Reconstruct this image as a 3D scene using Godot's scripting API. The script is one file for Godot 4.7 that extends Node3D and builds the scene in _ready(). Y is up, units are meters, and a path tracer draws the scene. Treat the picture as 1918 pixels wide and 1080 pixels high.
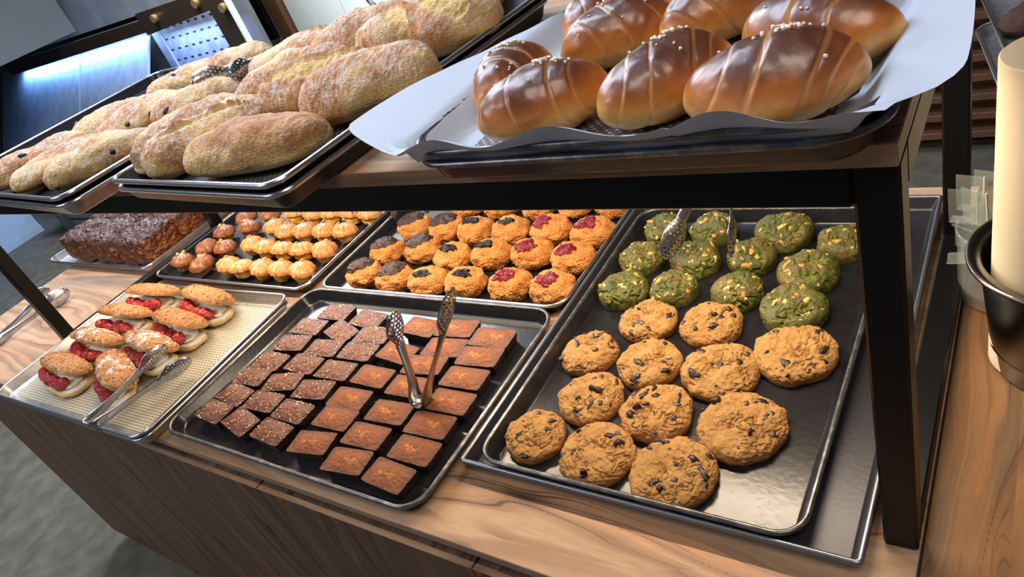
extends Node3D
# A bakery counter: baking pans of cakes and cookies under a black steel rack, pans of bread on top of it. Metres, y up.
# The worktop is the plane y = 0, x runs along the counter, +z towards the shopper.

var used := {}
var gc := Color.WHITE          # colour of the vertex being built, left by the shape functions
var nz := FastNoiseLite.new()
var nf := FastNoiseLite.new()
var cel := FastNoiseLite.new()
var M := {}
var rng := RandomNumberGenerator.new()

const SHELF := 0.452           # top of the rack's board
const FLOOR := -0.84

# ------------------------------------------------------------------ small helpers
func lc(r: float, g: float, b: float) -> Color:
	return Color(r / 255.0, g / 255.0, b / 255.0).srgb_to_linear()

func sc(r: float, g: float, b: float) -> Color:
	return Color(r / 255.0, g / 255.0, b / 255.0)

func ss(a: float, b: float, x: float) -> float:
	return smoothstep(a, b, x)

func n1(p: Vector3, f: float) -> float:
	return nz.get_noise_3d(p.x * f, p.y * f, p.z * f)

func n2(p: Vector3, f: float) -> float:
	return nf.get_noise_3d(p.x * f, p.y * f, p.z * f)

func ce(p: Vector3, f: float) -> float:      # 0 on the borders of cells
	return cel.get_noise_3d(p.x * f, p.y * f, p.z * f) + 1.0

func uniq(called: String) -> String:
	if not used.has(called):
		used[called] = 0
		return called
	used[called] += 1
	return "%s_%03d" % [called, used[called]]

func tag(o: Node3D, label: String, category: String, group := "", kind := "") -> Node3D:
	o.set_meta("label", label)
	if category != "":
		o.set_meta("category", category)
	if group != "":
		o.set_meta("group", group)
	if kind != "":
		o.set_meta("kind", kind)
	return o

func thing(called: String, label: String, category: String, at := Vector3.ZERO, yaw := 0.0, group := "") -> Node3D:
	var o := Node3D.new()
	o.name = uniq(called)
	add_child(o, true)
	o.position = at
	o.rotation.y = yaw
	tag(o, label, category, group)
	return o

func part(called: String, mesh: Mesh, m: Material, parent: Node3D, at := Vector3.ZERO, turn := Vector3.ZERO) -> MeshInstance3D:
	var o := MeshInstance3D.new()
	o.name = called
	o.mesh = mesh
	o.material_override = m
	parent.add_child(o, true)
	o.position = at
	o.rotation = turn
	return o

func struct(called: String, mesh: Mesh, m: Material, at: Vector3, label: String) -> MeshInstance3D:
	var o := part(uniq(called), mesh, m, self, at)
	o.set_meta("kind", "structure")
	o.set_meta("label", label)
	return o

func again(src: Node3D, at: Vector3, yaw: float, label: String) -> Node3D:
	var o: Node3D = src.duplicate()
	o.name = uniq(String(src.name).get_slice("_0", 0))
	add_child(o, true)
	o.position = at
	o.rotation.y = yaw
	o.set_meta("label", label)
	return o

# ------------------------------------------------------------------ meshes
# A grid of (nu + 1) x (nv + 1) points from f(u, v); closed shapes wrap in u and turn their normals outwards.
func grid(nu: int, nv: int, f: Callable, wrap := true, flip := 0) -> ArrayMesh:
	var w := nu + 1
	var P := PackedVector3Array()
	var C := PackedColorArray()
	var N := PackedVector3Array()
	var U := PackedVector2Array()
	P.resize(w * (nv + 1))
	C.resize(P.size())
	N.resize(P.size())
	U.resize(P.size())
	var mid := Vector3.ZERO
	for j in nv + 1:
		for i in w:
			var k := j * w + i
			if wrap and i == nu:
				P[k] = P[j * w]
				C[k] = C[j * w]
			else:
				gc = Color.WHITE
				P[k] = f.call(float(i) / nu, float(j) / nv)
				C[k] = gc
			U[k] = Vector2(P[k].x, P[k].z)
			mid += P[k]
	mid /= P.size()
	var s := 0.0
	for j in nv + 1:
		for i in w:
			var a := (i - 1 if i > 0 else (nu - 1 if wrap else 0))
			var b := (i + 1 if i < nu else (1 if wrap else nu))
			var du := P[j * w + b] - P[j * w + a]
			var dv := P[mini(j + 1, nv) * w + i] - P[maxi(j - 1, 0) * w + i]
			var n := du.cross(dv)
			if n.length_squared() > 1e-22:
				n = n.normalized()
			else:
				n = Vector3.ZERO
			N[j * w + i] = n
			s += n.dot(P[j * w + i] - mid)
	for j in [0, nv]:
		var near: int = 1 if j == 0 else nv - 1
		if P[j * w].distance_squared_to(P[j * w + nu / 2]) < 1e-12:
			var t := Vector3.ZERO
			for i in w:
				t += N[near * w + i]
			for i in w:
				N[j * w + i] = t.normalized()
	var sign := 1.0
	if flip != 0:
		sign = float(flip)
	elif s < 0.0:
		sign = -1.0
	for k in N.size():
		N[k] = N[k] * sign if N[k] != Vector3.ZERO else Vector3.UP
	var I := PackedInt32Array()
	I.resize(nu * nv * 6)
	var q := 0
	for j in nv:
		for i in nu:
			var a := j * w + i
			var b := a + 1
			var c := a + w
			var d := c + 1
			if sign > 0:
				I[q] = a; I[q + 1] = c; I[q + 2] = b; I[q + 3] = b; I[q + 4] = c; I[q + 5] = d
			else:
				I[q] = a; I[q + 1] = b; I[q + 2] = c; I[q + 3] = b; I[q + 4] = d; I[q + 5] = c
			q += 6
	return pack(P, N, C, U, I)

func pack(P: PackedVector3Array, N: PackedVector3Array, C: PackedColorArray, U: PackedVector2Array, I: PackedInt32Array) -> ArrayMesh:
	var arr := []
	arr.resize(Mesh.ARRAY_MAX)
	arr[Mesh.ARRAY_VERTEX] = P
	arr[Mesh.ARRAY_NORMAL] = N
	arr[Mesh.ARRAY_COLOR] = C
	arr[Mesh.ARRAY_TEX_UV] = U
	arr[Mesh.ARRAY_INDEX] = I
	var m := ArrayMesh.new()
	m.add_surface_from_arrays(Mesh.PRIMITIVE_TRIANGLES, arr)
	return m

# Flat-faced polygons; each face is turned away from the point inside.
class Faces:
	var P := PackedVector3Array()
	var N := PackedVector3Array()
	var C := PackedColorArray()
	var U := PackedVector2Array()
	var I := PackedInt32Array()
	func face(pts: Array, inside: Vector3, col := Color.WHITE) -> void:
		var n: Vector3 = (pts[1] - pts[0]).cross(pts[2] - pts[0]).normalized()
		var out: bool = n.dot(pts[0] - inside) > 0.0
		if not out:
			n = -n
		var b := P.size()
		for p in pts:
			P.append(p)
			N.append(n)
			C.append(col)
			U.append(Vector2(p.x, p.z))
		for k in range(1, pts.size() - 1):
			if out:
				I.append_array(PackedInt32Array([b, b + k + 1, b + k]))
			else:
				I.append_array(PackedInt32Array([b, b + k, b + k + 1]))

func done(f: Faces) -> ArrayMesh:
	return pack(f.P, f.N, f.C, f.U, f.I)

func add_box(f: Faces, size: Vector3, bevel := 0.0, t := Transform3D(), col := Color.WHITE) -> void:
	var h := size * 0.5
	var b: float = minf(bevel, minf(h.x, minf(h.y, h.z)) * 0.9)
	var v := func(sx: float, sy: float, sz: float, ax: int) -> Vector3:
		var q := Vector3(h.x - (0.0 if ax == 0 else b), h.y - (0.0 if ax == 1 else b), h.z - (0.0 if ax == 2 else b))
		return t * Vector3(q.x * sx, q.y * sy, q.z * sz)
	var o := t.origin
	for s in [-1.0, 1.0]:
		f.face([v.call(s, -1, -1, 0), v.call(s, 1, -1, 0), v.call(s, 1, 1, 0), v.call(s, -1, 1, 0)], o, col)
		f.face([v.call(-1, s, -1, 1), v.call(1, s, -1, 1), v.call(1, s, 1, 1), v.call(-1, s, 1, 1)], o, col)
		f.face([v.call(-1, -1, s, 2), v.call(1, -1, s, 2), v.call(1, 1, s, 2), v.call(-1, 1, s, 2)], o, col)
	if b <= 0.0:
		return
	for s in [-1.0, 1.0]:
		for r in [-1.0, 1.0]:
			f.face([v.call(s, r, -1, 0), v.call(s, r, 1, 0), v.call(s, r, 1, 1), v.call(s, r, -1, 1)], o, col)
			f.face([v.call(s, -1, r, 0), v.call(s, 1, r, 0), v.call(s, 1, r, 2), v.call(s, -1, r, 2)], o, col)
			f.face([v.call(-1, s, r, 1), v.call(1, s, r, 1), v.call(1, s, r, 2), v.call(-1, s, r, 2)], o, col)
			for q in [-1.0, 1.0]:
				f.face([v.call(s, r, q, 0), v.call(s, r, q, 1), v.call(s, r, q, 2)], o, col)

func box(size: Vector3, bevel := 0.0015) -> ArrayMesh:
	var f := Faces.new()
	add_box(f, size, bevel)
	return done(f)

func span(a: Vector3, b: Vector3, bevel := 0.0015) -> Array:      # [mesh, centre] of the box between two corners
	return [box((b - a).abs(), bevel), (a + b) * 0.5]

func lathe(profile: Array, nu := 48) -> ArrayMesh:               # [radius, height] from the inside out
	var nv := profile.size() - 1
	var f := func(u: float, v: float) -> Vector3:
		var p: Array = profile[roundi(v * nv)]
		return Vector3(cos(u * TAU) * p[0], p[1], sin(u * TAU) * p[0])
	return grid(nu, nv, f, true, 1)

func rounded(u: float, hw: float, hd: float, r: float) -> Vector2:     # the point at u of the way round a rounded rectangle, anticlockwise by angle index
	var seg := 9
	var k := int(u * 4.0 * (seg + 1) + 0.001) % (4 * (seg + 1))
	var q := k / (seg + 1)
	var a := (q + float(k % (seg + 1)) / seg) * PI * 0.5
	var cx := (hw - r) * (1.0 if q == 0 or q == 3 else -1.0)
	var cz := (hd - r) * (1.0 if q < 2 else -1.0)
	return Vector2(cx + cos(a) * r, cz + sin(a) * r)

# rows: [inset from the outline, height]; the corner radius shrinks with the inset
func dish(w: float, d: float, r: float, rows: Array) -> ArrayMesh:
	var nv := rows.size() - 1
	var f := func(u: float, v: float) -> Vector3:
		var p: Array = rows[roundi(v * nv)]
		var ins: float = p[0]
		if ins > 1.0:
			return Vector3(0, p[1], 0)
		var c := rounded(u, w * 0.5 - ins, d * 0.5 - ins, maxf(r - ins, 0.004))
		return Vector3(c.x, p[1], c.y)
	return grid(40, nv, f, true, 1)

func pan_body(w: float, d: float, h: float, r: float, slope := 0.012) -> ArrayMesh:
	var t := 0.0012
	var rows := [[9.0, t], [slope + 0.03, t], [slope + 0.006, t], [slope + 0.0045, t * 1.3], [slope + 0.0025, t + 0.0025], [slope + 0.0018, t + 0.004], [0.007, h - 0.005], [0.0062, h - 0.002], [0.005, h], [0.003, h + 0.0008], [0.001, h], [0.0, h - 0.0018], [0.001, h - 0.0042], [0.003, h - 0.005], [0.0058, h - 0.0052], [0.0066, h - 0.0065], [slope + 0.0005, 0.004], [slope + 0.0025, 0.0015], [slope + 0.006, 0.0], [slope + 0.03, 0.0], [9.0, 0.0]]
	return dish(w, d, r, rows)

# the rim's outer roll as a part of its own, so that it can be worn bright
func pan_rim(w: float, d: float, h: float, r: float) -> ArrayMesh:
	var nu := 40
	var f := func(u: float, v: float) -> Vector3:
		var c := rounded(u, w * 0.5 - 0.003, d * 0.5 - 0.003, maxf(r - 0.003, 0.003))
		var o := rounded(u, w * 0.5, d * 0.5, maxf(r, 0.004)) - c
		var n := Vector3(o.x, 0, o.y).normalized()
		var a := v * TAU
		return Vector3(c.x, h - 0.0016, c.y) + (n * cos(a) + Vector3.UP * sin(a)) * 0.0034
	return grid(nu, 10, f, true, -1)

func pan(called: String, label: String, at: Vector3, w: float, d: float, h: float, r: float, yaw: float, m: Material, rim: Material, slope := 0.012) -> Node3D:
	var o := thing(called, label, "baking pan", at, yaw)
	part("body", pan_body(w, d, h, r, slope), m, o)
	part("rolled_rim", pan_rim(w, d, h, r), rim, o)
	return o

func sheet(x0: float, x1: float, z0: float, z1: float) -> ArrayMesh:
	var f := Faces.new()
	add_box(f, Vector3(x1 - x0, 0.0008, z1 - z0), 0.0, Transform3D(Basis(), Vector3((x0 + x1) * 0.5, 0, (z0 + z1) * 0.5)))
	return done(f)

func ball(nu: int, nv: int, seed_: float, rough: float, freq: float, squash: Vector3) -> ArrayMesh:   # a lumpy morsel of unit size
	var f := func(u: float, v: float) -> Vector3:
		var t := v * PI
		var d := Vector3(cos(u * TAU) * sin(t), cos(t), sin(u * TAU) * sin(t))
		return d * squash * (1.0 + rough * n1(d + Vector3(seed_, seed_ * 2.0, 0), freq))
	return grid(nu, nv, f)

# ------------------------------------------------------------------ materials
func mat(col: Color, rough := 0.5, metal := 0.0) -> StandardMaterial3D:
	var m := StandardMaterial3D.new()
	m.albedo_color = col
	m.roughness = rough
	m.metallic = metal
	return m

func vmat(rough := 0.7) -> StandardMaterial3D:                   # colour from the vertices
	var m := mat(Color.WHITE, rough)
	m.vertex_color_use_as_albedo = true
	return m

func noise_tex(freq: float, seed_: int, ramp: Array, size := 512, octaves := 4) -> NoiseTexture2D:
	var t := NoiseTexture2D.new()
	var n := FastNoiseLite.new()
	n.seed = seed_
	n.frequency = freq
	n.fractal_octaves = octaves
	t.noise = n
	t.width = size
	t.height = size
	t.seamless = true
	if ramp.size():
		var g := Gradient.new()
		g.offsets = PackedFloat32Array([0.0, 1.0])
		g.colors = PackedColorArray([ramp[0], ramp[1]])
		t.color_ramp = g
	return t

func tri(m: StandardMaterial3D, scale: Vector3, world := false) -> StandardMaterial3D:
	m.uv1_triplanar = true
	m.uv1_world_triplanar = world
	m.uv1_scale = scale
	return m

func relief(m: StandardMaterial3D, t: Texture2D, cm: float) -> StandardMaterial3D:
	m.heightmap_enabled = true
	m.heightmap_texture = t
	m.heightmap_scale = cm
	return m

func wood_image(w: int, h: int, tones: Array, seed_: int, knots: Array) -> Image:
	# u runs along the grain; tones: pale, brown, orange, grey
	var im := Image.create(w, h, false, Image.FORMAT_RGB8)
	var a := FastNoiseLite.new()
	a.seed = seed_
	a.frequency = 1.0
	a.fractal_type = FastNoiseLite.FRACTAL_NONE
	for y in h:
		var v := float(y) / h
		for x in w:
			var u := float(x) / w
			var warp := 0.055 * a.get_noise_2d(u * 2.6, v * 4.0) + 0.010 * a.get_noise_2d(u * 9.0, v * 20.0)
			var eye := 0.0
			for k in knots:
				var du: float = (u - k.x) / (k.z * 1.6)
				var dv: float = (v - k.y) / k.z
				var r2 := du * du + dv * dv
				if r2 < 9.0:
					warp += k.z * 0.9 * dv / (0.35 + r2)
					eye = maxf(eye, exp(-r2 * 5.0))
			var q := v + warp
			var lines := a.get_noise_2d(u * 1.2, q * 22.0) * 0.6 + a.get_noise_2d(u * 2.0 + 5.0, q * 70.0) * 0.35
			var thin := a.get_noise_2d(u * 3.0 + 9.0, q * 210.0)
			var pore := a.get_noise_2d(u * 40.0, v * 420.0)
			var t := clampf(0.45 - 0.75 * lines + 0.10 * thin, 0.0, 1.0)
			var c: Color = tones[0].lerp(tones[1], t)
			c = c.lerp(tones[2], 0.7 * smoothstep(0.1, 0.6, a.get_noise_2d(u * 1.6 + 30.0, q * 12.0)))
			c = c.lerp(tones[3], 0.7 * smoothstep(0.1, 0.6, a.get_noise_2d(u * 1.8 + 60.0, q * 9.0)))
			c = c.darkened(0.30 * smoothstep(0.45, 0.75, thin * 0.6 + lines * -0.7) + 0.05 * pore + 0.45 * eye)
			im.set_pixel(x, y, c)
	return im

func make_materials() -> void:
	nz.frequency = 1.0
	nz.fractal_type = FastNoiseLite.FRACTAL_NONE
	nz.seed = 5
	nf.frequency = 1.0
	nf.fractal_octaves = 3
	nf.seed = 9
	cel.noise_type = FastNoiseLite.TYPE_CELLULAR
	cel.cellular_return_type = FastNoiseLite.RETURN_DISTANCE2_SUB
	cel.cellular_distance_function = FastNoiseLite.DISTANCE_EUCLIDEAN
	cel.frequency = 1.0
	cel.fractal_type = FastNoiseLite.FRACTAL_NONE
	cel.seed = 3
	var fine := noise_tex(0.035, 2, [])
	var grain := noise_tex(0.09, 4, [Color(0.80, 0.80, 0.80), Color.WHITE])
	var soft := noise_tex(0.012, 6, [Color(0.78, 0.78, 0.80), Color.WHITE])
	# wood
	var wi := wood_image(2000, 760, [sc(190, 158, 128), sc(142, 110, 86), sc(190, 142, 106), sc(134, 116, 102)], 11, [Vector3(0.72, 0.42, 0.030), Vector3(0.25, 0.60, 0.022), Vector3(0.45, 0.2, 0.02)])
	var wt := ImageTexture.create_from_image(wi)
	var wm := mat(Color.WHITE, 0.42)
	wm.albedo_texture = wt
	wm.metallic_specular = 0.35
	M.wood = tri(wm, Vector3(0.55, 1.45, 1.45), true)
	var di := wood_image(800, 360, [sc(130, 102, 80), sc(88, 68, 54), sc(128, 94, 68), sc(96, 82, 72)], 23, [])
	di.rotate_90(CLOCKWISE)
	var dm := mat(Color.WHITE, 0.6)
	dm.albedo_texture = ImageTexture.create_from_image(di)
	dm.metallic_specular = 0.3
	M.door = tri(dm, Vector3(1.9, 0.9, 1.9), true)
	var li := wood_image(1200, 480, [sc(146, 108, 72), sc(110, 78, 50), sc(152, 106, 64), sc(106, 82, 60)], 31, [])
	li.rotate_90(CLOCKWISE)
	var lm := mat(Color.WHITE, 0.4)
	lm.albedo_texture = ImageTexture.create_from_image(li)
	M.side_wood = tri(lm, Vector3(2.4, 2.4, 0.9), true)
	# metals and pans
	M.black = mat(sc(14, 14, 16), 0.36)
	M.black.metallic_specular = 0.35
	M.dark = mat(sc(9, 9, 10), 0.7)
	var pb := mat(sc(34, 34, 38), 0.24, 0.0)
	pb.albedo_texture = soft
	M.pan_black = relief(tri(pb, Vector3(5, 5, 5)), fine, 0.01)
	M.pan_grey = relief(tri(mat(sc(62, 62, 68), 0.36, 0.5), Vector3(6, 6, 6)), fine, 0.01)
	M.rim_black = mat(Color.WHITE, 0.3, 0.75)
	var wear := noise_tex(0.02, 61, [])
	var wr := Gradient.new()
	wr.offsets = PackedFloat32Array([0.0, 0.56, 0.74, 1.0])
	wr.colors = PackedColorArray([sc(92, 92, 97), sc(100, 100, 104), sc(138, 136, 132), sc(160, 158, 152)])
	wear.color_ramp = wr
	M.rim_black.albedo_texture = wear
	tri(M.rim_black, Vector3(4, 4, 4))
	var ps := mat(sc(194, 192, 188), 0.3, 0.62)
	ps.albedo_texture = soft
	M.pan_silver = relief(tri(ps, Vector3(7, 7, 7)), fine, 0.008)
	M.rim_steel = mat(sc(128, 132, 142), 0.33, 0.8)
	M.rim_silver = mat(sc(196, 198, 204), 0.25, 0.95)
	M.steel = mat(sc(178, 180, 186), 0.24, 1.0)
	var br := mat(sc(164, 172, 188), 0.42, 0.2)
	br.albedo_texture = soft
	M.brushed = tri(br, Vector3(1.2, 1.2, 1.2), true)
	M.bucket = mat(sc(134, 129, 122), 0.22, 1.0)
	M.bronze = mat(sc(66, 50, 38), 0.4, 0.4)
	M.brass = mat(sc(190, 160, 110), 0.35, 0.7)
	# print of the mesh mats
	var im := Image.create(64, 64, false, Image.FORMAT_RGB8)
	im.fill(sc(176, 167, 142))
	for k in 2:
		im.fill_rect(Rect2i(6 + k * 32, 8 + k * 0, 20, 12), sc(88, 83, 74))
		im.fill_rect(Rect2i((22 + k * 32) % 64, 40, 20, 12), sc(88, 83, 74))
	im.fill_rect(Rect2i(0, 40, 10, 12), sc(88, 83, 74))
	M.mesh_mat = mat(Color.WHITE, 0.5)
	M.mesh_mat.albedo_texture = ImageTexture.create_from_image(im)
	M.mesh_mat.uv1_scale = Vector3(50, 78, 1)
	var im2 := Image.create(64, 64, false, Image.FORMAT_RGB8)
	im2.fill(sc(92, 90, 94))
	for c in [Vector2i(16, 16), Vector2i(48, 48)]:
		for y in 64:
			for x in 64:
				if Vector2(x - c.x, y - c.y).length() < 10.0:
					im2.set_pixel(x, y, sc(196, 192, 190))
	M.dot_mat = mat(Color.WHITE, 0.42, 0.3)
	M.dot_mat.albedo_texture = ImageTexture.create_from_image(im2)
	M.dot_mat.uv1_scale = Vector3(110, 110, 1)
	M.paper = mat(sc(174, 182, 196), 0.75)
	M.paper.backlight_enabled = true
	M.paper.backlight = sc(60, 60, 62)
	# food
	M.crumb = relief(tri(vmat(0.78), Vector3(14, 14, 14)), fine, 0.12)
	M.crumb.albedo_texture = grain
	M.scone = relief(tri(vmat(0.62), Vector3(18, 18, 18)), fine, 0.2)
	M.matcha = relief(tri(vmat(0.55), Vector3(12, 12, 12)), fine, 0.08)
	M.cake = relief(tri(vmat(0.62), Vector3(26, 26, 26)), fine, 0.05)
	M.cake_gloss = relief(tri(vmat(0.36), Vector3(26, 26, 26)), fine, 0.05)
	M.crust = relief(tri(vmat(0.8), Vector3(9, 16, 16)), fine, 0.12)
	M.crust.albedo_texture = noise_tex(0.05, 14, [Color(0.72, 0.70, 0.68), Color.WHITE])
	M.roll = relief(tri(vmat(0.42), Vector3(10, 10, 10)), fine, 0.025)
	M.roll.clearcoat_enabled = true
	M.roll.clearcoat = 0.5
	M.roll.clearcoat_roughness = 0.25
	M.glaze = relief(tri(vmat(0.28), Vector3(14, 14, 14)), fine, 0.06)
	M.caramel = relief(tri(vmat(0.4), Vector3(16, 16, 16)), fine, 0.25)
	M.caramel.clearcoat_enabled = true
	M.caramel.clearcoat = 0.15
	M.caramel.clearcoat_roughness = 0.15
	M.chip = mat(sc(52, 32, 28), 0.4)
	M.white_chip = mat(sc(214, 182, 104), 0.5)
	M.white_chip_b = mat(sc(206, 150, 78), 0.55)
	M.pearl = mat(sc(236, 214, 180), 0.5)
	M.nut = mat(sc(216, 168, 100), 0.55)
	M.peel = mat(sc(240, 186, 92), 0.4)
	M.choc = relief(tri(mat(sc(58, 36, 30), 0.32), Vector3(20, 20, 20)), fine, 0.12)
	M.blueberry = relief(tri(mat(sc(16, 13, 24), 0.1), Vector3(14, 14, 14)), fine, 0.12)
	M.raspberry = relief(tri(mat(sc(118, 10, 30), 0.1), Vector3(14, 14, 14)), fine, 0.12)
	M.raspberry.subsurf_scatter_enabled = true
	M.raspberry.subsurf_scatter_strength = 0.1
	M.cream = mat(sc(246, 236, 216), 0.5)
	M.berry = relief(tri(vmat(0.25), Vector3(30, 30, 30)), fine, 0.04)
	M.salt = mat(sc(240, 228, 206), 0.4)
	M.flake = mat(sc(196, 150, 92), 0.7)
	M.seed = mat(sc(126, 92, 56), 0.7)
	# room
	var fl := mat(sc(108, 104, 94), 0.6)
	fl.albedo_texture = noise_tex(0.02, 41, [Color(0.74, 0.72, 0.70), Color.WHITE], 512, 6)
	M.floor = tri(fl, Vector3(0.9, 0.9, 0.9), true)
	var wl := mat(sc(150, 154, 156), 0.8)
	wl.albedo_texture = soft
	M.wall = tri(wl, Vector3(0.4, 0.4, 0.4), true)
	M.wall_dark = mat(sc(98, 102, 104), 0.8)
	M.white_panel = mat(sc(222, 228, 220), 0.3)
	M.blue_panel = mat(sc(150, 174, 200), 0.5)
	M.post = mat(sc(110, 70, 44), 0.45)
	M.rack_wood = mat(sc(112, 78, 58), 0.5)
	M.ceiling = mat(sc(150, 150, 150), 0.9)
	M.roll_paper = mat(sc(236, 224, 196), 0.9)
	M.card = mat(sc(150, 110, 74), 0.9)
	var gl := mat(Color(0.93, 0.97, 0.95, 0.12), 0.05)
	gl.transparency = BaseMaterial3D.TRANSPARENCY_ALPHA
	M.clear = gl
	var ac := mat(Color(0.86, 0.93, 0.90, 0.10), 0.06)
	ac.transparency = BaseMaterial3D.TRANSPARENCY_ALPHA
	M.acrylic = ac

func lamp_mat(col: Color, e: float) -> StandardMaterial3D:
	var m := mat(Color.WHITE, 0.5)
	m.emission_enabled = true
	m.emission = col
	m.emission_energy_multiplier = e
	return m

func area(called: String, at: Vector3, size: Vector2, energy: float, col: Color, turn := Vector3(-PI / 2, 0, 0)) -> void:
	var a := AreaLight3D.new()
	a.name = called
	a.area_size = size
	a.light_energy = energy
	a.light_color = col
	a.area_range = 14.0
	a.shadow_enabled = true
	a.area_normalize_energy = true
	add_child(a, true)
	a.position = at
	a.rotation = turn

# ------------------------------------------------------------------ the scene
func _ready() -> void:
	# camera
	var cam := Camera3D.new()
	cam.name = "camera"
	cam.transform = Transform3D(Basis(Vector3(0.80737, -0.33032, -0.48893), Vector3(-0.05775, 0.78040, -0.62260), Vector3(0.58722, 0.53090, 0.61100)).orthonormalized(), Vector3(0, 0.70, 0))
	cam.fov = 44.06
	cam.near = 0.02
	cam.far = 60.0
	add_child(cam)
	cam.current = true
	# air and exposure
	var we := WorldEnvironment.new()
	we.name = "environment"
	var env := Environment.new()
	env.background_mode = Environment.BG_COLOR
	env.background_color = Color(0.02, 0.022, 0.026)
	env.tonemap_mode = Environment.TONE_MAPPER_LINEAR
	env.tonemap_exposure = 1.0
	env.sdfgi_enabled = true
	env.ssao_enabled = true
	env.ssil_enabled = true
	we.environment = env
	add_child(we)
	make_materials()
	# ceiling panels: cool white, above and behind the shopper
	ceiling_lamp(Vector3(-1.75, 1.95, -0.9), Vector2(2.2, 0.7), 6.3, sc(222, 234, 255))
	ceiling_lamp(Vector3(0.45, 1.95, 0.15), Vector2(1.0, 0.6), 1.3, sc(255, 242, 226))
	ceiling_lamp(Vector3(-2.7, 1.95, 0.9), Vector2(2.0, 0.7), 3.0, sc(236, 242, 255))
	ceiling_lamp(Vector3(-3.9, 1.95, -2.7), Vector2(1.6, 0.6), 17.0, sc(236, 242, 250))
	room()
	counter()
	rack()
	trays()
	back_corner()
	display_case()
	cookies()
	financiers()
	sandwiches()
	pull_apart()
	madeleines()
	scones()
	salt_rolls()
	loaves()
	all_tongs()

func ceiling_lamp(at: Vector3, size: Vector2, energy: float, col: Color) -> void:
	var k: int = used.get("ceiling_light", -1) + 1
	var where: String = ["above the bread pans of the rack", "above the counter with the paper roll", "over the aisle before the counter", "before the stainless display case"][k]
	var o := thing("ceiling_light", "flat white ceiling light panel " + where, "light", at, 0.0, "ceiling light panels")
	part("frame", box(Vector3(size.x + 0.04, 0.03, size.y + 0.04), 0.004), M.ceiling, o, Vector3(0, 0.03, 0))
	part("diffuser", box(Vector3(size.x, 0.012, size.y), 0.003), lamp_mat(col, 3.0), o, Vector3(0, 0.012, 0))
	area("ceiling_area", at + Vector3(0, 0.0, 0), size, energy, col)

func room() -> void:
	var f := struct("floor", box(Vector3(14, 0.1, 10), 0.0), M.floor, Vector3(-4.2, FLOOR - 0.05, -2.0), "dark mottled grey green concrete floor")
	f.set_meta("kind", "structure")
	struct("ceiling", box(Vector3(14, 0.1, 10), 0.0), M.ceiling, Vector3(-4.2, 2.08, -2.0), "plain grey ceiling above the bakery")
	struct("wall_back", box(Vector3(14, 3.0, 0.1), 0.0), M.wall, Vector3(-4.2, 0.6, -6.5), "grey plastered wall at the back")
	struct("wall_front", box(Vector3(14, 3.0, 0.1), 0.0), M.wall, Vector3(-4.2, 0.6, 2.9), "grey wall behind the shopper")
	struct("wall_left", box(Vector3(0.1, 3.0, 10), 0.0), M.wall, Vector3(-10.4, 0.6, -2.0), "grey plastered wall beyond the display case")
	struct("wall_right", box(Vector3(0.1, 3.0, 10), 0.0), M.wall, Vector3(2.6, 0.6, -2.0), "grey wall on the checkout side")

func slab_part(called: String, a: Vector3, b: Vector3, m: Material, o: Node3D, bevel := 0.0015) -> MeshInstance3D:
	var s := span(a - o.position, b - o.position, bevel)
	return part(called, s[0], m, o, s[1])

func counter() -> void:
	var o := thing("worktop", "long wooden worktop with brown streaked grain under the baking pans", "worktop", Vector3(-1.29, -0.011, -0.72))
	slab_part("top", Vector3(-2.52, -0.015, -0.312), Vector3(-0.0715, 0, -1.125), M.wood, o, 0.001)
	var c := thing("cabinet", "dark brown wooden counter cabinet with flat doors under the worktop", "cabinet", Vector3(-1.29, FLOOR, -0.72))
	slab_part("body", Vector3(-2.48, FLOOR + 0.06, -0.425), Vector3(-0.0905, -0.060, -1.115), M.door, c)
	slab_part("end_panel", Vector3(-2.50, FLOOR + 0.06, -0.335), Vector3(-2.481, -0.0155, -1.115), M.door, c)
	slab_part("end_panel", Vector3(-0.0900, FLOOR + 0.06, -0.335), Vector3(-0.0715, -0.0155, -1.115), M.door, c)
	slab_part("shadow_gap", Vector3(-2.46, -0.0595, -0.42), Vector3(-0.092, -0.0155, -1.09), M.dark, c)
	slab_part("plinth", Vector3(-2.47, FLOOR, -0.37), Vector3(-0.09, FLOOR + 0.06, -1.09), M.dark, c)
	var xs := [-2.50, -1.967, -1.499, -1.031, -0.563, -0.074]
	for k in 5:
		var d := slab_part("door", Vector3(xs[k] + 0.0016, FLOOR + 0.045, -0.3345), Vector3(xs[k + 1] - 0.0016, -0.056, -0.312), M.door, c, 0.001)
		var s := box(Vector3(xs[k + 1] - xs[k] - 0.0032, 0.0008, 0.009), 0.0)
		part("edge_band", s, M.wood, d, Vector3(0, (-0.056 - FLOOR - 0.045) * 0.5 + 0.0004, 0.0067))
	var r := thing("side_worktop", "wooden side worktop with grain running away, holding the steel bucket", "worktop", Vector3(0.4, -0.011, -0.55))
	slab_part("top", Vector3(-0.0695, -0.022, 0.4), Vector3(0.95, 0, -1.125), M.side_wood, r, 0.001)
	slab_part("body", Vector3(-0.0695, FLOOR, 0.35), Vector3(0.93, -0.0222, -1.11), M.door, r)
	slab_part("joint", Vector3(-0.0712, -0.02, -0.312), Vector3(-0.0698, 0.0004, -1.12), M.dark, r, 0.0)

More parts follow.
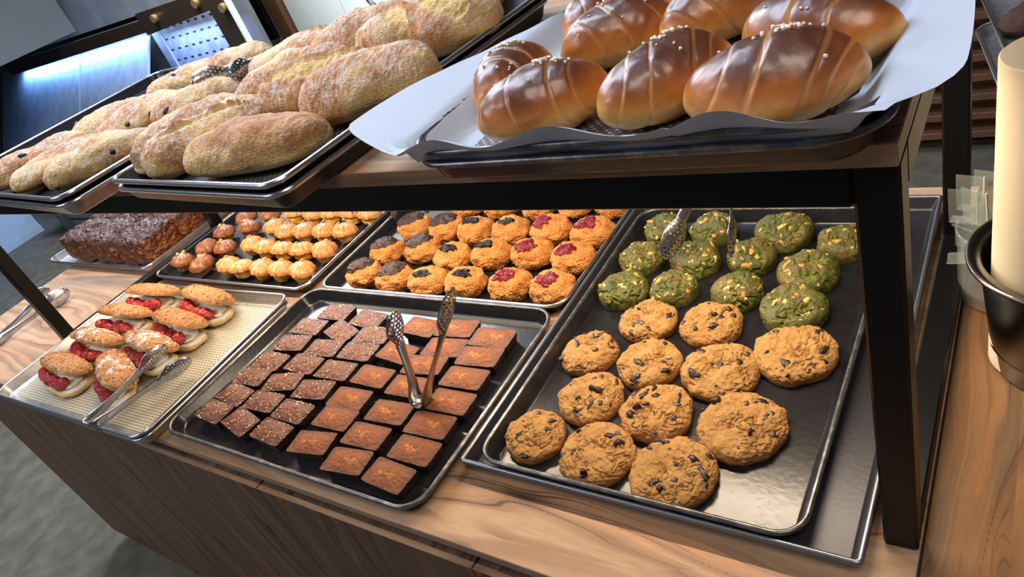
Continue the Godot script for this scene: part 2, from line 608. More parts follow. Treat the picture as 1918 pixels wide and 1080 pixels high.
func rack() -> void:
	var o := thing("display_rack", "black square steel rack with a wooden shelf board above the worktop", "rack", Vector3(-1.01, 0, -0.7))
	var xl := [-1.95, -0.1035]
	var zf := [-0.458, -0.955]
	for x in xl:
		for z in zf:
			slab_part("leg", Vector3(x, 0.0005, z), Vector3(x + 0.0305, 0.434, z - 0.0305), M.black, o, 0.0025)
		slab_part("bottom_rail", Vector3(x, 0.0005, -0.489), Vector3(x + 0.0305, 0.03, -0.954), M.black, o, 0.002)
		slab_part("side_beam", Vector3(x, 0.398, -0.489), Vector3(x + 0.0305, 0.434, -0.954), M.black, o, 0.002)
	for z in zf:
		slab_part("long_beam", Vector3(-1.919, 0.398, z), Vector3(-0.104, 0.434, z - 0.0305), M.black, o, 0.0025)
	slab_part("shelf_board", Vector3(-1.95, 0.4342, -0.452), Vector3(-0.073, SHELF, -0.985), M.wood, o, 0.001)
	# the rack's right back post goes on upwards, past the shelf
	slab_part("upper_post", Vector3(-0.1035, SHELF, -0.9555), Vector3(-0.073, 1.25, -0.985), M.black, o, 0.0025)
	# warm strip of light on the underside of the board
	for k in 3:
		var x := -0.40 - k * 0.62
		var l := thing("strip_light", "warm white strip light under the shelf board above the " + ["cookie pan", "almond cake pan", "strawberry sandwiches"][k], "light", Vector3(x, 0.4335, -0.74), 0.0, "strip lights under the shelf")
		part("housing", box(Vector3(0.52, 0.010, 0.022), 0.001), M.rim_silver, l, Vector3(0, -0.0052, 0))
		part("diffuser", box(Vector3(0.50, 0.004, 0.014), 0.001), lamp_mat(sc(255, 214, 158), 6.0), l, Vector3(0, -0.0125, 0))
		area("strip_area", Vector3(x, 0.417, -0.74), Vector2(0.5, 0.014), 0.43, sc(255, 232, 202))

func trays() -> void:
	var w := 0.642
	var d := 0.415
	# on the worktop
	var u := thing("under_pan", "wide flat dark grey pan with square corners beneath the cookie pan", "baking pan", Vector3(-0.3665, 0.0006, -0.741))
	part("body", pan_body(0.505, 0.654, 0.021, 0.008, 0.010), M.pan_grey, u)
	part("rolled_rim", pan_rim(0.505, 0.654, 0.021, 0.008), M.rim_steel, u)
	pan("cookie_pan", "black baking pan with rounded corners holding chocolate chip and green cookies", Vector3(-0.382, 0.0022, -0.725), 0.426, 0.61, 0.025, 0.035, 0.0, M.pan_black, M.rim_black)
	pan("almond_cake_pan", "black baking pan full of small rectangular almond cakes", Vector3(-0.944, 0.0006, -0.5265), 0.636, 0.415, 0.024, 0.042, 0.0, M.pan_black, M.rim_black)
	pan("lower_sandwich_pan", "worn silver pan beneath the pan of strawberry sandwiches", Vector3(-1.598, 0.0006, -0.481), w, d, 0.024, 0.032, 0.024, M.pan_silver, M.rim_silver)
	pan("sandwich_pan", "silver baking pan with a beige mesh mat holding strawberry sandwiches", Vector3(-1.598, 0.0106, -0.481), w, d, 0.024, 0.032, 0.024, M.pan_silver, M.rim_silver)
	var mm := thing("mesh_mat", "beige mesh baking mat printed with small slots in the sandwich pan", "mat", Vector3(-1.598, 0.0126, -0.481), 0.024)
	part("sheet", sheet(-0.286, 0.286, -0.180, 0.180), M.mesh_mat, mm)
	pan("shell_cake_pan", "black baking pan holding orange and brown shell cakes", Vector3(-1.602, 0.0006, -0.930), w, d, 0.024, 0.035, 0.0, M.pan_black, M.rim_silver)
	pan("scone_pan", "black baking pan holding jam and chocolate topped scones", Vector3(-0.934, 0.0006, -0.944), 0.624, d, 0.024, 0.035, 0.0, M.pan_black, M.rim_silver)
	pan("bread_block_pan", "silver pan under the glossy brown caramel bread blocks", Vector3(-2.322, 0.0006, -0.954), 0.642, d, 0.024, 0.030, 0.0, M.pan_silver, M.rim_silver)
	# on the rack
	pan("lower_roll_pan", "dark baking pan beneath the pan of glossy rolls", Vector3(-0.268, SHELF + 0.0006, -0.715), 0.392, 0.605, 0.024, 0.045, 0.0, M.pan_black, M.rim_black)
	pan("roll_pan", "dark baking pan lined with white paper holding glossy rolls", Vector3(-0.268, SHELF + 0.0126, -0.715), 0.392, 0.605, 0.024, 0.045, 0.0, M.pan_black, M.rim_black)
	pan("lower_loaf_pan", "worn steel pan beneath the middle pan of loaves", Vector3(-0.772, SHELF + 0.0006, -0.640), 0.398, 0.515, 0.024, 0.026, -0.085, M.pan_grey, M.rim_silver)
	pan("loaf_pan", "steel baking pan with a dotted mat holding white floured loaves", Vector3(-0.772, SHELF + 0.0126, -0.640), 0.398, 0.515, 0.024, 0.026, -0.085, M.pan_grey, M.rim_silver)
	pan("lower_raisin_loaf_pan", "worn silver pan beneath the pan of raisin loaves", Vector3(-1.352, SHELF + 0.0006, -0.635), 0.645, 0.505, 0.024, 0.030, -0.085, M.pan_silver, M.rim_silver)
	pan("raisin_loaf_pan", "dark baking pan with a steel rim holding long raisin loaves", Vector3(-1.352, SHELF + 0.0126, -0.635), 0.645, 0.505, 0.024, 0.030, -0.085, M.pan_black, M.rim_silver)
	var lm := thing("dotted_mat", "grey dotted silicone mat under the loaves with flour", "mat", Vector3(-0.772, SHELF + 0.0148, -0.640), -0.085)
	part("sheet", sheet(-0.168, 0.168, -0.228, 0.228), M.dot_mat, lm)
	# the white sheet of paper under the rolls
	var f := func(u_: float, v: float) -> Vector3:
		var z := lerpf(-1.01, -0.400, v)
		var xl := lerpf(-0.455, -0.540, ss(-0.78, -0.44, z))
		xl = lerpf(xl, -0.452, pow(clampf((z + 0.442) / 0.04, 0.0, 1.0), 1.7))
		var xr := lerpf(-0.048, -0.036, ss(-0.7, -0.46, z)) - 0.034 * pow(ss(-0.46, -0.40, z), 2.0)
		var x := lerpf(xl, xr, u_)
		var dx := maxf(-0.438 - x, x + 0.102)
		var dz := z + 0.428
		var e := 0.0262 * ss(0.0, 0.026, maxf(dx, dz)) + maxf(0.0, dx - 0.02) * 0.22
		var wave := 0.5 + 0.5 * cos((x + 0.291) * TAU / 0.125) if x < -0.2 else 0.5 + 0.5 * cos((x + 0.165) * TAU / 0.10)
		e += ss(0.0, 0.022, dz) * (0.004 + 0.013 * wave * ss(-0.47, -0.38, x) * ss(-0.06, -0.11, x)) * ss(-0.475, -0.43, x)
		return Vector3(x, SHELF + 0.0145 + e + 0.0012 * n1(Vector3(x, 0, z), 14.0), z)
	var p := thing("baking_paper", "white baking paper curling over the rim of the roll pan", "paper")
	part("sheet", grid(90, 70, f, false, -1), M.paper, p)
	var rm := thing("perforated_mat", "grey speckled mat on the white paper under the glossy rolls", "mat", Vector3(-0.262, SHELF + 0.0172, -0.71))
	part("sheet", sheet(-0.152, 0.152, -0.255, 0.255), M.dot_mat, rm)

func along(p: Vector3, q: Vector3, r: float, called: String, m: Material, o: Node3D) -> MeshInstance3D:    # a rod
	var c := CylinderMesh.new()
	c.top_radius = r
	c.bottom_radius = r
	c.height = p.distance_to(q)
	c.radial_segments = 16
	c.rings = 0
	var i := part(called, c, m, o)
	var y := (q - p).normalized()
	var x := y.cross(Vector3.FORWARD if absf(y.z) < 0.9 else Vector3.RIGHT).normalized()
	i.transform = Transform3D(Basis(x, y, x.cross(y)), (p + q) * 0.5)
	return i

# the steel bucket with its paper roll, the jar of price clips, the pans and the slatted crate behind
func back_corner() -> void:
	var b := thing("steel_bucket", "tapered stainless steel bucket with a rolled lip on the side worktop", "bucket", Vector3(0.038, 0.0005, -0.752))
	part("wall", lathe([[0.0, 0.003], [0.066, 0.003], [0.069, 0.006], [0.074, 0.05], [0.083, 0.142], [0.085, 0.150], [0.092, 0.1535], [0.0975, 0.152], [0.0985, 0.149], [0.096, 0.1475], [0.089, 0.1475], [0.0855, 0.142], [0.0755, 0.048], [0.0735, 0.034], [0.0745, 0.032], [0.0725, 0.029], [0.071, 0.004], [0.069, 0.0], [0.0, 0.0]], 72), M.bucket, b)
	var p := thing("paper_roll", "tall roll of white paper with a hollow core standing in the steel bucket", "paper roll", Vector3(0.012, 0.004, -0.748))
	part("paper", lathe([[0.018, 0.002], [0.018, 0.366], [0.0185, 0.368], [0.046, 0.370], [0.048, 0.368], [0.0482, 0.002], [0.046, 0.0], [0.02, 0.0], [0.018, 0.002]], 64), M.roll_paper, p)
	part("core", lathe([[0.0165, 0.002], [0.0165, 0.366], [0.0178, 0.3665], [0.0178, 0.002], [0.0165, 0.002]], 32), M.card, p)
	var j := thing("glass_jar", "round clear glass jar of price clips beside the steel bucket", "jar", Vector3(-0.034, 0.0005, -0.862))
	part("glass", lathe([[0.0, 0.012], [0.034, 0.012], [0.040, 0.02], [0.041, 0.08], [0.043, 0.105], [0.0455, 0.107], [0.046, 0.103], [0.044, 0.08], [0.0435, 0.02], [0.041, 0.002], [0.036, 0.0], [0.0, 0.0]], 48), M.clear, j)
	# acrylic price clips: an upright face, a fold and a foot
	var rows := [[-0.073, 0.104, -0.872, 0.25, 0.1], [-0.066, 0.118, -0.878, 0.15, 0.05], [-0.059, 0.108, -0.864, -0.1, 0.1], [-0.050, 0.122, -0.874, 0.1, -0.1], [-0.072, 0.060, -0.845, 0.5, 0.9], [-0.052, 0.085, -0.850, -0.2, 0.6]]
	var words := ["outermost in the bunch on the rack side", "tall one standing second from the rack side", "short one in the middle of the bunch", "tallest one standing next to the paper roll", "tilted far over the rim towards the rack", "leaning across the front of the bunch"]
	for k in rows.size():
		var r: Array = rows[k]
		var t := thing("price_clip", "clear acrylic price clip in the glass jar, " + words[k], "price clip", Vector3(r[0], r[1], r[2]), r[3] + 1.15, "acrylic price clips in the jar")
		t.rotation.z = r[4]
		part("face", box(Vector3(0.0022, 0.052, 0.030), 0.0006), M.acrylic, t, Vector3(0, 0.026, 0))
		part("edge", box(Vector3(0.0026, 0.052, 0.0014), 0.0), M.white_panel, t, Vector3(0, 0.026, 0.0157))
		part("fold", box(Vector3(0.014, 0.0022, 0.030), 0.0006), M.acrylic, t, Vector3(0.007, -0.0012, 0))
		part("foot", box(Vector3(0.0022, 0.05, 0.026), 0.0006), M.acrylic, t, Vector3(0.014, -0.027, 0))
	# two steel pans of dark bread further back
	var tb := thing("side_table", "brown wooden side table carrying two steel pans of dark bread", "table", Vector3(0.32, FLOOR, -1.85))
	slab_part("table_top", Vector3(0.02, -0.09, -1.42), Vector3(0.62, -0.065, -2.35), M.rack_wood, tb)
	for x in [0.05, 0.56]:
		for z in [-1.47, -2.30]:
			slab_part("leg", Vector3(x, FLOOR, z), Vector3(x + 0.04, -0.09, z - 0.04), M.black, tb)
	var p1 := pan("small_steel_pan", "shiny steel pan with a mesh mat lying lower on the side table", Vector3(0.13, -0.064, -1.70), 0.46, 0.44, 0.026, 0.04, 0.20, M.pan_silver, M.rim_silver)
	part("mesh_liner", sheet(-0.19, 0.19, -0.18, 0.18), M.mesh_mat, p1, Vector3(0, 0.003, 0))
	var p2 := pan("small_steel_pan", "shiny steel pan of dark bread resting upper on the side table", Vector3(0.12, -0.030, -1.86), 0.46, 0.44, 0.026, 0.04, 0.20, M.pan_silver, M.rim_silver)
	p2.rotation.z = 0.0
	var lf := loaf_fn(0.26, 0.10, 0.07, 31.0, 2)
	var db := thing("dark_loaf", "long dark brown loaf lying in the steel pan on the side table", "bread", Vector3(0.035, -0.027, -1.80), 0.45)
	part("crust", grid(40, 60, lf), M.crust, db)
	# a slatted wooden crate on the floor, far back
	var c := thing("slatted_crate", "brown wooden slatted crate standing on the floor behind the counter", "crate", Vector3(-0.2, FLOOR, -2.9))
	slab_part("inner_box", Vector3(-0.75, FLOOR + 0.004, -2.80), Vector3(0.55, 0.02, -3.25), M.rack_wood, c)
	for k in 11:
		var y := FLOOR + 0.05 + k * 0.072
		slab_part("slat", Vector3(-0.77, y, -2.72), Vector3(0.57, y + 0.026, -2.80), M.rack_wood, c, 0.002)
	for x in [-0.76, 0.52]:
		slab_part("stile", Vector3(x, FLOOR, -2.8005), Vector3(x + 0.03, 0.0, -2.835), M.rack_wood, c)

func poly(pts: Array, z: float, depth: float) -> ArrayMesh:      # an outline in x and y, pushed back by depth
	var f := Faces.new()
	var mid := Vector3.ZERO
	for p in pts:
		mid += Vector3(p.x, p.y, z - depth * 0.5) / pts.size()
	var a := []
	var b := []
	for p in pts:
		a.append(Vector3(p.x, p.y, z))
		b.append(Vector3(p.x, p.y, z - depth))
	f.face(a, mid)
	f.face(b, mid)
	for k in pts.size():
		var n: int = (k + 1) % pts.size()
		f.face([a[k], a[n], b[n], b[k]], mid)
	return done(f)

func display_case() -> void:
	var o := thing("display_case", "stainless steel display case with a bronze fascia and blue white light", "display case")
	# bronze fascia in three boards
	part("fascia_board", poly([Vector2(-7.994, 0.249), Vector2(-5.407, 0.269), Vector2(-5.407, 0.356), Vector2(-7.994, 0.356)], -3.10, 0.03), M.bronze, o)
	part("fascia_board", poly([Vector2(-5.402, 0.249), Vector2(-4.331, 0.298), Vector2(-4.331, 0.409), Vector2(-5.402, 0.409)], -3.08, 0.03), M.bronze, o)
	part("fascia_upright", poly([Vector2(-4.540, -0.366), Vector2(-4.331, -0.366), Vector2(-4.331, 0.297), Vector2(-4.540, 0.288)], -3.08, 0.03), M.bronze, o)
	for p in [Vector2(-5.174, 0.346), Vector2(-4.622, 0.356), Vector2(-4.370, 0.283), Vector2(-4.370, -0.022)]:
		var c := CylinderMesh.new()
		c.top_radius = 0.028
		c.bottom_radius = 0.028
		c.height = 0.03
		c.radial_segments = 24
		part("stud", c, M.brass, o, Vector3(p.x, p.y, -3.065), Vector3(PI / 2, 0, 0))
	slab_part("edge_trim", Vector3(-4.330, -0.84, -3.07), Vector3(-4.308, 0.42, -3.11), M.white_panel, o)
	# flat perforated panel
	var sl := Faces.new()
	part("perforated_panel", poly([Vector2(-5.50, -0.50), Vector2(-4.69, -0.50), Vector2(-4.69, 0.33), Vector2(-5.50, 0.33)], -3.24, 0.02), M.brushed, o)
	for r in 5:
		for k in 8:
			var x := -5.47 + k * 0.098 + (0.0 if r % 2 == 0 else 0.0)
			var y := 0.245 - r * 0.082
			add_box(sl, Vector3(0.036, 0.010, 0.004), 0.0, Transform3D(Basis(), Vector3(x, y, -3.2395)))
	var so := part("slots", done(sl), M.dark, o)
	so.set_meta("kind", "stuff")
	part("return_panel", poly([Vector2(-5.60, -0.50), Vector2(-5.502, -0.50), Vector2(-5.502, 0.30), Vector2(-5.60, 0.30)], -3.225, 0.03), M.brushed, o)
	# slanted steel front with two panels and a dark joint
	for k in 2:
		var xa: float = [-8.5, -6.755][k]
		var xb: float = [-6.775, -5.605][k]
		var f := Faces.new()
		var t := Transform3D(Basis(Vector3.RIGHT, -0.65), Vector3((xa + xb) * 0.5, -0.06, -2.99))
		add_box(f, Vector3(xb - xa, 0.84, 0.02), 0.003, t)
		part("slanted_panel", done(f), M.brushed, o)
	var fj := Faces.new()
	add_box(fj, Vector3(0.03, 0.84, 0.01), 0.0, Transform3D(Basis(Vector3.RIGHT, -0.65), Vector3(-6.765, -0.06, -2.995)))
	part("panel_joint", done(fj), M.dark, o)
	slab_part("back", Vector3(-8.3, -0.84, -3.30), Vector3(-4.45, 0.34, -3.34), M.wall_dark, o)
	slab_part("lamp_bar", Vector3(-8.0, 0.262, -3.135), Vector3(-5.5, 0.276, -3.17), lamp_mat(sc(150, 205, 255), 1.2), o)
	area("case_area", Vector3(-6.75, 0.256, -3.15), Vector2(2.4, 0.03), 2.6, sc(130, 185, 255), Vector3(-PI / 2, 0, 0))
	area("case_area", Vector3(-5.0, 0.24, -3.13), Vector2(0.8, 0.03), 1.6, sc(150, 180, 255), Vector3(-PI / 2 - 0.3, 0, 0))
	# base below the slant
	slab_part("base", Vector3(-6.35, FLOOR, -2.16), Vector3(-4.45, -0.40, -3.2), M.wall_dark, o)
	slab_part("plinth_recess", Vector3(-6.9, FLOOR, -2.35), Vector3(-6.36, -0.42, -3.2), M.dark, o)
	for k in 6:
		slab_part("louvre", Vector3(-6.28, FLOOR + 0.05 + k * 0.06, -2.12), Vector3(-5.3, FLOOR + 0.085 + k * 0.06, -2.158), M.rim_silver if k > 8 else M.wall, o)
	slab_part("corner_post", Vector3(-6.40, FLOOR, -2.08), Vector3(-6.33, -0.42, -2.16), M.wall_dark, o)
	var c2 := thing("freezer_cabinet", "pale blue cabinet with a plain side standing near the display case", "cabinet", Vector3(-7.7, FLOOR, -1.2))
	slab_part("body", Vector3(-8.5, FLOOR + 0.06, -0.4), Vector3(-6.92, -0.36, -2.1), M.blue_panel, c2)
	slab_part("kick_board", Vector3(-8.5, FLOOR, -0.4), Vector3(-6.90, FLOOR + 0.06, -2.1), M.blue_panel, c2)
	# the grey bulkhead over it, the column and the white panelled wall beyond
	struct("trim_1", box(Vector3(2.6, 1.62, 1.7), 0.002), M.wall_dark, Vector3(-7.97, 1.225, -2.4), "dark grey bulkhead hanging over the display case")
	struct("wall_case", box(Vector3(3.75, 1.65, 0.1), 0.0), M.wall, Vector3(-6.3, 1.2, -3.36), "grey wall above the bronze fascia")
	var cl := CylinderMesh.new()
	cl.top_radius = 0.22
	cl.bottom_radius = 0.22
	cl.height = 2.9
	cl.radial_segments = 48
	struct("column", cl, M.wall, Vector3(-5.36, 0.6, -4.15), "round grey concrete column")
	var post := thing("door_post", "brown wooden door post with a black pull handle beside the column", "post", Vector3(-5.06, FLOOR, -4.0))
	slab_part("frame", Vector3(-5.13, FLOOR, -3.97), Vector3(-4.985, 2.0, -4.05), M.post, post)
	slab_part("inner_frame", Vector3(-5.01, FLOOR, -3.955), Vector3(-4.965, 2.0, -4.05), M.post, post)
	slab_part("pull_handle", Vector3(-5.20, -0.17, -3.90), Vector3(-5.11, 0.20, -3.95), M.black, post, 0.004)
	var wp := struct("wall_panelled", box(Vector3(3.2, 2.85, 0.05), 0.0), M.wall_dark, Vector3(-3.42, 0.58, -4.06), "wall of white glazed panels with dark joints")
	var xs := [-4.96, -4.70, -4.35, -4.04, -3.70, -3.35, -3.0, -2.65, -2.3, -1.95]
	for k in xs.size() - 1:
		part("panel", box(Vector3(xs[k + 1] - xs[k] - 0.008, 2.8, 0.02), 0.002), M.white_panel, wp, Vector3((xs[k] + xs[k + 1]) * 0.5 + 3.42, 0, 0.034))

# ------------------------------------------------------------------ cookies
const ORD := ["first", "second", "third", "fourth", "fifth", "sixth", "seventh", "eighth"]

func cookie_fn(R: float, H: float, sd: float, matcha: bool) -> Callable:
	var o := Vector3(sd * 3.1, sd * 1.7, sd * 2.3)
	return func(u: float, v: float) -> Vector3:
		var c: float
		var s: float
		if v < 0.72:                      # rows evenly spaced over the top
			var q := 1.0 - pow(1.0 - v / 0.72, 1.35)
			s = minf(1.0, pow(q, 1.0 / (0.82 if not matcha else 0.9)))
			c = sqrt(maxf(0.0, 1.0 - s * s))
		else:
			c = cos(PI * 0.5 * (1.0 + (v - 0.72) / 0.28))
			s = sqrt(maxf(0.0, 1.0 - c * c))
		var d := Vector3(cos(u * TAU), 0, sin(u * TAU))
		var wob := 1.0 + 0.05 * n1(d + o, 1.1) + 0.025 * n1(d + o, 3.0)
		var r: float
		var y: float
		if c >= 0.0:
			r = R * pow(s, 0.82 if not matcha else 0.9) * wob
			y = H * (0.30 + 0.70 * pow(c, 0.85))
		else:
			r = R * wob * pow(s, 0.35) * (1.0 - 0.06 * (-c))
			y = H * 0.30 * maxf(0.0, 1.0 + c * 3.2)
		var p := d * r + Vector3.UP * y
		var w := Vector3(n1(p + o, 60.0), n1(p + o, 61.0), n1(p - o, 63.0)) * 0.006
		var up := ss(-0.25, 0.2, c)
		var k: float
		if matcha:
			k = ce(p + w * 1.6 + o, 36.0)
		else:
			k = ce(p + w * 1.6 + o, 62.0)
		var mask := ss(-0.45, 0.15, n1(p + o * 2.0, 26.0))
		var crack := (1.0 - ss(0.0, 0.16, k)) * mask
		var disp := 0.0035 * n1(p + o, 34.0) + 0.0014 * n1(p + o, 110.0) + 0.0006 * n1(p + o, 260.0)
		if matcha:
			disp = 0.0040 * n1(p + o, 24.0) + 0.0012 * n1(p + o, 90.0) + 0.0007 * n1(p + o, 240.0)
			disp -= crack * 0.0055
		else:
			disp -= crack * 0.0032
		p += (d * s * 0.7 + Vector3.UP * maxf(c, 0.0)) * disp * up
		p.y = maxf(p.y, 0.0)
		var m := 0.5 + 0.5 * n2(p + o, 40.0)
		if matcha:
			gc = lc(66, 68, 24).lerp(lc(98, 96, 40), m)
			gc = gc.lerp(lc(120, 136, 40), crack * 0.6)
			gc = gc.lerp(lc(128, 104, 58), ss(0.1, 0.6, n1(p + o, 22.0)) * 0.5)
		else:
			gc = lc(172, 124, 62).lerp(lc(202, 154, 88), m)
			gc = gc.lerp(lc(140, 88, 44), crack * 0.5)
			gc = gc.lerp(lc(176, 108, 48), ss(0.55, 0.0, c) * 0.6)
		return p

func bits(o: Node3D, f: Callable, called: String, n: int, smin: float, smax: float, mats: Array, shapes: Array, sink: float, vmax := 0.42) -> void:
	for k in n:
		var v := sqrt(rng.randf()) * vmax
		var u := rng.randf()
		var p: Vector3 = f.call(u, v)
		var e := 0.01
		var q: Vector3 = f.call(u + e, v) - p
		var w: Vector3 = f.call(u, v + e) - p
		var nn := q.cross(w).normalized()
		if nn.y < 0.0:
			nn = -nn
		var s := rng.randf_range(smin, smax)
		var i := part(called, shapes[rng.randi() % shapes.size()], mats[rng.randi() % mats.size()], o)
		var x := nn.cross(Vector3(rng.randf() - 0.5, rng.randf() - 0.5, rng.randf() - 0.5)).normalized()
		i.transform = Transform3D(Basis(x, nn, x.cross(nn)).scaled_local(Vector3(s * rng.randf_range(0.8, 1.4), s, s)), p - nn * s * sink)

func cookies() -> void:
	rng.seed = 77
	var base := Vector3(0, 0.0036, 0)
	var shapes := [ball(9, 6, 1.0, 0.5, 1.4, Vector3(1.0, 0.55, 0.7)), ball(9, 6, 5.0, 0.6, 1.7, Vector3(1.2, 0.5, 0.6)), ball(9, 6, 9.0, 0.5, 1.2, Vector3(0.8, 0.6, 0.8))]
	var spots := [[-0.470, -0.738], [-0.372, -0.743], [-0.245, -0.702], [-0.532, -0.655], [-0.432, -0.649], [-0.330, -0.653], [-0.488, -0.568], [-0.387, -0.563], [-0.276, -0.565], [-0.538, -0.488], [-0.437, -0.480], [-0.333, -0.477]]
	var where := ["back row, first, just before the green cookies", "back row, second, just before the green cookies", "large smooth one lying alone by the rack's leg", "second row from the back, small one at the pan rim", "second row from the back, in the middle, pale and cracked", "second row from the back, wide one touching the smooth cookie", "third row from the back, the one at the pan rim", "third row from the back, between two others", "large one beside the bare black part of the pan", "front row, small one in the pan's corner", "front row, the one between two others", "front row, biggest one, beside the bare pan"]
	var rs := [0.046, 0.047, 0.055, 0.046, 0.048, 0.0535, 0.049, 0.0495, 0.0555, 0.045, 0.0515, 0.0545]
	for k in spots.size():
		var f := cookie_fn(rs[k] * 0.975, 0.026, k + 1.0, false)
		var o := thing("chocolate_chip_cookie", "chocolate chip cookie, " + where[k], "cookie", Vector3(spots[k][0], base.y, spots[k][1]), 0.0, "chocolate chip cookies on the black pan")
		part("biscuit", grid(144, 76, f), M.crumb, o)
		bits(o, f, "chocolate_chip", 10 + k % 4, 0.0032, 0.0085, [M.chip], shapes, 0.38, 0.60)
	spots = [[-0.531, -0.976], [-0.443, -0.978], [-0.326, -0.974], [-0.233, -0.946], [-0.542, -0.891], [-0.446, -0.892], [-0.357, -0.903], [-0.265, -0.870], [-0.539, -0.803], [-0.455, -0.811], [-0.356, -0.816], [-0.268, -0.786]]
	where = ["back row, first, partly behind the tongs' blade", "back row, second, behind the tongs' slanting arm", "back row, third, wide one", "back row, last, half hidden by the rack's leg", "middle row, first, touching the round tongs' blade", "middle row, second, between the two tongs' blades", "middle row, third, behind the upright tongs' blade", "middle row, last, big and round", "front row, first, with pale chips on top", "front row, second, with a deep split", "front row, third, with three pale chips in a line", "front row, last, largest, beside the smooth cookie"]
	for k in spots.size():
		var f := cookie_fn([0.038, 0.040, 0.042][k % 3] + (0.004 if k in [7, 11, 2] else 0.0), 0.036, k + 20.0, true)
		var o := thing("matcha_cookie", "dark green cookie with pale chips, " + where[k], "cookie", Vector3(spots[k][0], base.y, spots[k][1]), 0.0, "green cookies at the back of the pan")
		part("biscuit", grid(120, 64, f), M.matcha, o)
		bits(o, f, "pale_chip", 18 + k % 4, 0.003, 0.0068, [M.white_chip, M.white_chip, M.white_chip_b], shapes, 0.5, 0.66)

# ------------------------------------------------------------------ almond cakes
func cake_fn(sd: float, dotted: bool) -> Callable:
	var o := Vector3(sd * 2.7, sd, sd * 1.3)
	var hx := 0.0405
	var hz := 0.0225
	var H := 0.0205
	return func(u: float, v: float) -> Vector3:
		# square rings: v 0..0.6 the top from its middle to its edge, ..0.9 down the side, ..1 the bottom
		var a := u * TAU
		var q := Vector2(cos(a), sin(a))
		q /= pow(pow(absf(q.x), 14.0) + pow(absf(q.y), 14.0), 1.0 / 14.0)
		var r := 1.0
		var y := H
		if v < 0.62:
			r = v / 0.62
		elif v < 0.9:
			var t := (v - 0.62) / 0.28
			r = 1.0 - 0.17 * t
			y = H * (1.0 - t)
		else:
			r = 0.83 * (1.0 - (v - 0.9) / 0.1)
			y = 0.0
		var p := Vector3(q.x * hx * r, y, q.y * hz * r)
		if v < 0.62:
			var e := Vector2(p.x / hx, p.z / hz)
			var hump := maxf(0.0, 1.0 - e.length_squared() * 1.1)
			p.y += 0.0045 * hump + 0.0009 * n1(p + o, 130.0) + 0.0005 * n1(p + o, 420.0)
			var b := Vector3(p.x, 0, p.z)
			var cr := absf(p.z + 0.004 * n1(b + o, 90.0) + 0.002 * n1(b - o, 240.0)) / 0.0052
			var crack := (1.0 - ss(0.0, 1.0, cr)) * ss(0.5, 0.15, absf(e.x + 0.25 * n1(o, 1.0))) * ss(-0.35, 0.15, n1(b + o * 3.0, 130.0))
			p.y += crack * 0.0022 * n1(b + o, 260.0) - crack * 0.0006
			var edge := ss(0.55, 1.0, r)
			var m := 0.5 + 0.5 * n2(p + o, 60.0)
			if dotted:
				gc = lc(94, 48, 32).lerp(lc(120, 66, 42), m)
				gc = gc.lerp(lc(70, 38, 28), edge * 0.85)
				gc = gc.lerp(lc(170, 112, 60), crack * 0.3)
			else:
				gc = lc(120, 64, 30).lerp(lc(148, 84, 42), m)
				gc = gc.lerp(lc(98, 62, 46), edge * 0.9)
				gc = gc.lerp(lc(212, 146, 66), crack * ss(0.0, 0.5, m))
				gc = gc.lerp(lc(110, 52, 26), ss(0.15, 0.5, hump) * ss(0.3, 0.0, m) * 0.6)
		else:
			p += Vector3(p.x, 0, p.z) * 0.02 * n1(p + o, 140.0)
			gc = lc(52, 27, 20).lerp(lc(32, 17, 13), ss(0.62, 0.9, v))
		return p

